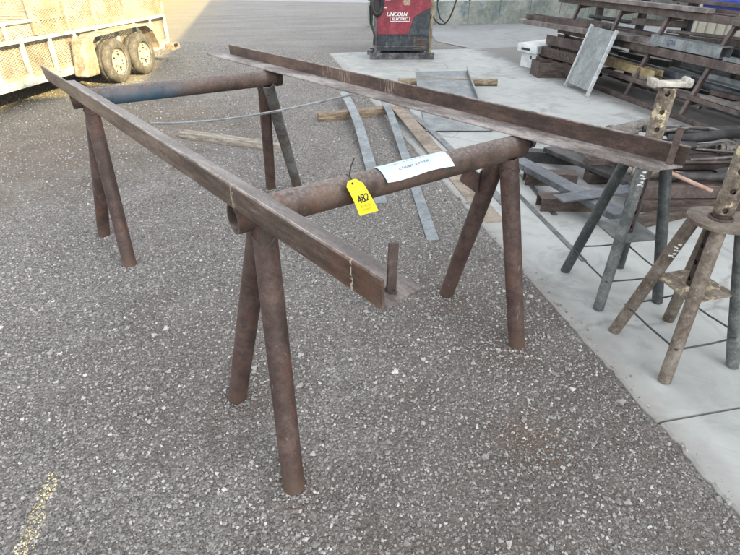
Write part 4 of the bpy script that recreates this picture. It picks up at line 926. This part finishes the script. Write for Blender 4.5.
for (x, z, a, c_) in (((X0 + X1) / 2, Z0, X1 - X0, t_), ((X0 + X1) / 2, Z1, X1 - X0, t_), (X0, (Z0 + Z1) / 2, t_, Z1 - Z0), (X1, (Z0 + Z1) / 2, t_, Z1 - Z0)): box(bm, (x, -.0075, z), (a, .002, c_))
link('lettering_frame', bm, 'white_letter', wd)
face_poly('emblem', [(-.06 + .07, .9), (.04 + .07, .9), (.055 + .07, .96), (.03 + .07, 1.0), (-.05 + .07, 1.0), (-.075 + .07, .96)], 'emblem', -.008, .003)
for (x, z, w) in ((-.28, .985, .1), (-.34, .86, .08), (.06, 1.01, .12)): wbx('small_print', (x, -.0065, z), (w, .002, .014), 'white_letter', 0)
wbx('side_post', (-.5, -.03, .4), (.05, .05, .62), 'skid', .004); wbx('side_post', (.53, .1, .6), (.04, .04, 1.0), 'olive', .004)
bm = B()
for q in range(3): 
    tube(bm, [(-.47 + .1 * math.cos(a) * (1 - .1 * q), -.08 - .03 * q, .93 + .2 * math.sin(a) * (1 - .1 * q)) for a in [2 * PI * k / 24 for k in range(25)]], .022, 8)
tube(bm, [(-.47, -.02, .93), (-.47, -.1, .93)], .13, 20)
link('cable_reel', bm, 'black', wd, True)
bm = B(); tube(bm, [(-.56, -.08, .85), (-.57, -.07, .6), (-.52, -.06, .42), (-.53, -.06, .25)], .018, 8); tube(bm, [(-.6, -.05, .9), (-.59, -.02, .6), (-.55, 0, .5)], .014, 8); link('cable', bm, 'black', wd, True)
wbx('hitch_block', (-.6, .05, .12), (.1, .12, .08), 'skid', .006)
bm = B(); pts = []
for k in range(17):
    t_ = k / 16; pts.append((.5 + .62 * t_, .1, .62 + 1.5 * (t_ - .5) ** 2 + .02 * t_)); 
pts = [(.5, .05, .68)] + [(.52 + .5 * t_, .1, .58 + 2.4 * (abs(t_ - .42)) ** 2.2 * (1 if t_ > .42 else .5)) for t_ in [k / 16 for k in range(17)]]
tube(bm, pts, .014, 8); tube(bm, [(.6, .1, 1.2), (.62, .1, .85), (.68, .1, .68), (.78, .1, .6)], .012, 8)
tag_o = link('hanging_cable', bm, 'black', wd, True)
wbx('cover', (0, bd / 2, 1.21), (WW * .98, bd, .1), 'black_paint', .03)
# ------------------------------------------------------------------ trailer
TA = R(10) + YAW; TD = Vector((math.sin(TA), math.cos(TA), 0)); TN = Vector((TD.y, -TD.x, 0))       # along, and towards the viewer's right
G0 = G(121, 84, GZ); trl = thing('cage_trailer', 'faded tandem axle trailer with expanded mesh sides and orange fender standing in the sun', 'trailer', (G0.x, G0.y, GZ), PI / 2 - TA)
# local: X along the trailer (away from the camera), -Y to the near side, Z up; near body side at y=+.22 from wheel face
def tb(name, c, s, mat, bev=.004, par=None, rot=None): bm = B(); box(bm, c, s, rot, bev); return link(name, bm, mat, par or trl)
YB = .24; WB = 1.75; X0, X1 = -2.9, 2.0
tb('deck', ((X0 + X1) / 2, YB + WB / 2, .36), (X1 - X0, WB, .06), 'trailer_rust')
for y in (YB, YB + WB):
    tb('side_rail', ((X0 + X1) / 2, y, .30), (X1 - X0, .05, .09), 'trailer_paint'); tb('side_rail', ((X0 + X1) / 2, y, .765), (X1 - X0, .06, .045), 'trailer_paint')
    tb('side_rail', ((X0 + X1) / 2, y - .012, .725), (X1 - X0, .03, .02), 'black')
    for k in range(11): tb('side_post', (X0 + .02 + k * .486, y - .014, .54), (.06, .04, .4), 'trailer_paint')
    for (m_, x0, x1, z0, z1) in (('mesh_lower', X0, X1, .34, .74), ('mesh_upper', X0, -1.14, .79, .95), ('mesh_upper', -1.12, X1, .79, 1.75)):
        tb('mesh_panel', ((x0 + x1) / 2, y + .02, (z0 + z1) / 2), (x1 - x0, .006, z1 - z0), m_, 0)
    tb('top_rail', ((X0 - 1.14) / 2, y, .965), (-1.14 - X0, .045, .035), 'trailer_paint'); tb('top_rail', ((X1 - 1.12) / 2, y, 1.76), (X1 + 1.12, .045, .045), 'trailer_rust')
    for x in (-1.12, -.5, .1, .85, 1.98): tb('upright', (x, y - .01, 1.27), (.045, .045, .95), 'trailer_rust')
    for x in (-2.2, -1.6): tb('upright', (x, y - .01, .87), (.035, .035, .17), 'trailer_paint')
    tb('base_strip', (.44, y - .02, .83), (3.1, .012, .09), 'mesh_upper', 0)
for x in (X1, X0):
    tb('end_frame', (x, YB + WB / 2, .34), (.05, WB, .14), 'trailer_paint')
tb('front_mesh', (-1.12, YB + WB / 2, 1.27), (.006, WB, .9), 'mesh_upper', 0); tb('tail_gate', (X1, YB + WB / 2, 1.2), (.02, WB, 1.05), 'mesh_upper', 0)
tb('bumper_step', (1.93, .12, .27), (.22, .16, .1), 'trailer_rust'); tb('tail_light', (1.88, .03, .30), (.1, .02, .05), 'black')
# fenders on both sides
for side in (0, 1):
    y0, y1 = (.0, YB - .03) if side == 0 else (YB + WB + .03, YB + WB + .27)
    prof = [(-.42, .33), (-.42, .66), (-.33, .72), (.5, .735), (1.02, .73), (1.2, .64), (1.3, .42), (1.3, .34)]
    inn = [(1.27, .34), (1.27, .42), (1.17, .61), (1.0, .705), (.5, .71), (-.31, .69), (-.39, .64), (-.39, .33)]
    bm = B(); P = prof + inn; f = [bm.verts.new((x, y0, z)) for x, z in P]; k_ = [bm.verts.new((x, y1, z)) for x, z in P]; bm.faces.new(f); bm.faces.new(k_[::-1])
    for i in range(len(P)): j = (i + 1) % len(P); bm.faces.new((f[i], f[j], k_[j], k_[i]))
    fn = link('fender', bm, 'trailer_rust', trl)
    bm = B(); box(bm, (-.53, (y0 + y1) / 2, .45), (.3, y1 - y0, .48), None, .03)
    for v in bm.verts:
        if v.co.x < -.53 and v.co.z > .4: v.co.x += .1
    link('fender_box', bm, 'trailer_rust', trl)
    for wx in (.11, .81):
        yc = .1 if side == 0 else YB + WB + .15; sg = -1 if side == 0 else 1
        w = bpy.data.objects.new('wheel', None); COL.objects.link(w); w.parent = trl; w.location = (wx, yc, .305)
        def lathe(bm, prof, seg=40):
            rings = [[bm.verts.new((r * math.cos(2 * PI * k / seg), y * sg, r * math.sin(2 * PI * k / seg))) for k in range(seg)] for r, y in prof]
            for a, b in zip(rings, rings[1:]):
                for k in range(seg): bm.faces.new((a[k], a[(k + 1) % seg], b[(k + 1) % seg], b[k]))
            return rings
        bm = B(); lathe(bm, [(.19, -.1), (.25, -.105), (.29, -.09), (.305, -.07), (.305, -.02), (.298, -.015), (.298, .015), (.305, .02), (.305, .07), (.29, .09), (.25, .105), (.19, .1), (.18, .08)]); link('tyre', bm, 'tyre', w, True)
        bm = B(); r_ = lathe(bm, [(.192, .103), (.185, .09), (.175, .05), (.165, .045), (.1, .06), (.07, .075), (.065, .09), (.0005, .095)]); r2 = lathe(bm, [(.19, -.1), (.15, -.04), (.0005, -.04)]); link('rim', bm, 'rim', w, True)
        bm = B()
        for q in range(5):
            a = 2 * PI * q / 5; tube(bm, [(.095 * math.cos(a), .06 * sg, .095 * math.sin(a)), (.095 * math.cos(a), .08 * sg, .095 * math.sin(a))], .012, 8)
        for q in range(8):
            a = 2 * PI * (q + .5) / 8; disc(bm, (.14 * math.cos(a), .054 * sg, .14 * math.sin(a)), (0, sg, 0), .014, 10)
        link('wheel_nut', bm, 'tyre_dark', w)
bm = B(); tube(bm, [(.11, .1, .3), (.11, YB + WB + .15, .3)], .035, 10); tube(bm, [(.81, .1, .3), (.81, YB + WB + .15, .3)], .035, 10); link('axle', bm, 'tyre_dark', trl)
# junk beyond the trailer
for i, (x, y, l_) in enumerate(((-5, 4, 'old dark tyre standing far behind the trailer at the left edge'), (27, 3, 'old dark tyre standing far behind the trailer, right of another one'))):
    g0 = G(x, y + 7); t = thing('old_tyre', l_, 'tyre', (g0.x, g0.y, GZ), .4 * i); bm = B()
    pr = [(.28, -.12), (.38, -.14), (.48, -.11), (.5, 0), (.48, .11), (.38, .14), (.28, .12)]
    rings = [[bm.verts.new((r * math.cos(2 * PI * k / 28), y_, r * math.sin(2 * PI * k / 28) + .5)) for k in range(28)] for r, y_ in pr]
    for a, b in zip(rings, rings[1:]):
        for k in range(28): bm.faces.new((a[k], a[(k + 1) % 28], b[(k + 1) % 28], b[k]))
    link('rubber', bm, 'tyre_dark', t, True)
g0 = G(12, 10); bm = B(); box(bm, (g0.x, g0.y + .6, .6), (.5, .5, 1.2), Matrix.Rotation(.5, 3, 'Z'), .03); tag(link('concrete_block', bm, 'trailer_paint'), 'pale block standing between the old tyres behind the trailer', 'block')
# ------------------------------------------------------------------ workshop building that shades the yard (outside the frame)
BX = 11.0; H1 = 8.8; H2 = 9.35; H3 = 9.85
bd_ = thing('unseen_workshop_building', 'unseen tall tan steel workshop building right of the yard, stepped to shape its shade', 'building', (BX, 0, 0))
bm = B(); box(bm, (7, 2.5, H1 / 2), (14, 19.8, H1), None, .0)
for k in range(66): box(bm, (-.02, -7.2 + k * .3, H1 / 2), (.04, .06, H1 - .02), None)
link('wall', bm, 'unseen_building_siding', bd_)
bm = B(); box(bm, (7.05, -8.18, H2 / 2), (14.1, 1.55, H2), None); link('wall', bm, 'unseen_building_siding', bd_)  # taller section added to stretch the shade towards the trailer
bm = B(); box(bm, (7.06, -18.0, H3 / 2), (14.12, 18.08, H3), None); link('wall', bm, 'unseen_building_siding', bd_)  # tallest section added to shade the ground in front of the trailer
bm = B(); box(bm, (7, -7.5, H1 / 2), (14.4, .02, .1)); 
box(bm, (-.04, 2.2, 2), (.05, 4, 4)); link('door', bm, 'roofing', bd_)  # door of the unseen building
# ------------------------------------------------------------------ light
SUN_AZ, SUN_EL = R(140), R(24)
w = bpy.data.worlds.new('World'); scn.world = w; w.use_nodes = True; nt = w.node_tree; nt.nodes.clear()
sky = nt.nodes.new('ShaderNodeTexSky'); sky.sky_type = 'NISHITA'; sky.sun_disc = False; sky.sun_elevation = SUN_EL; sky.sun_rotation = SUN_AZ
sky.dust_density = 2.5; sky.air_density = 1.0; sky.ozone_density = 1.0
hs = nt.nodes.new('ShaderNodeHueSaturation'); hs.inputs['Saturation'].default_value = .16
bg = nt.nodes.new('ShaderNodeBackground'); bg.inputs['Strength'].default_value = .72
wo = nt.nodes.new('ShaderNodeOutputWorld'); nt.links.new(sky.outputs[0], hs.inputs['Color']); nt.links.new(hs.outputs[0], bg.inputs[0]); nt.links.new(bg.outputs[0], wo.inputs[0])
sd_ = bpy.data.lights.new('sun', 'SUN'); sd_.energy = 15; sd_.angle = R(.35); sd_.color = (1, .77, .34)
so = bpy.data.objects.new('sun', sd_); COL.objects.link(so)
dirv = Vector((math.sin(SUN_AZ) * math.cos(SUN_EL), math.cos(SUN_AZ) * math.cos(SUN_EL), math.sin(SUN_EL)))
so.rotation_euler = dirv.to_track_quat('Z', 'Y').to_euler(); so.location = (0, 0, 20)
scn.view_settings.view_transform = 'Standard'; scn.view_settings.look = 'None'; scn.view_settings.exposure = 0; scn.view_settings.gamma = 1
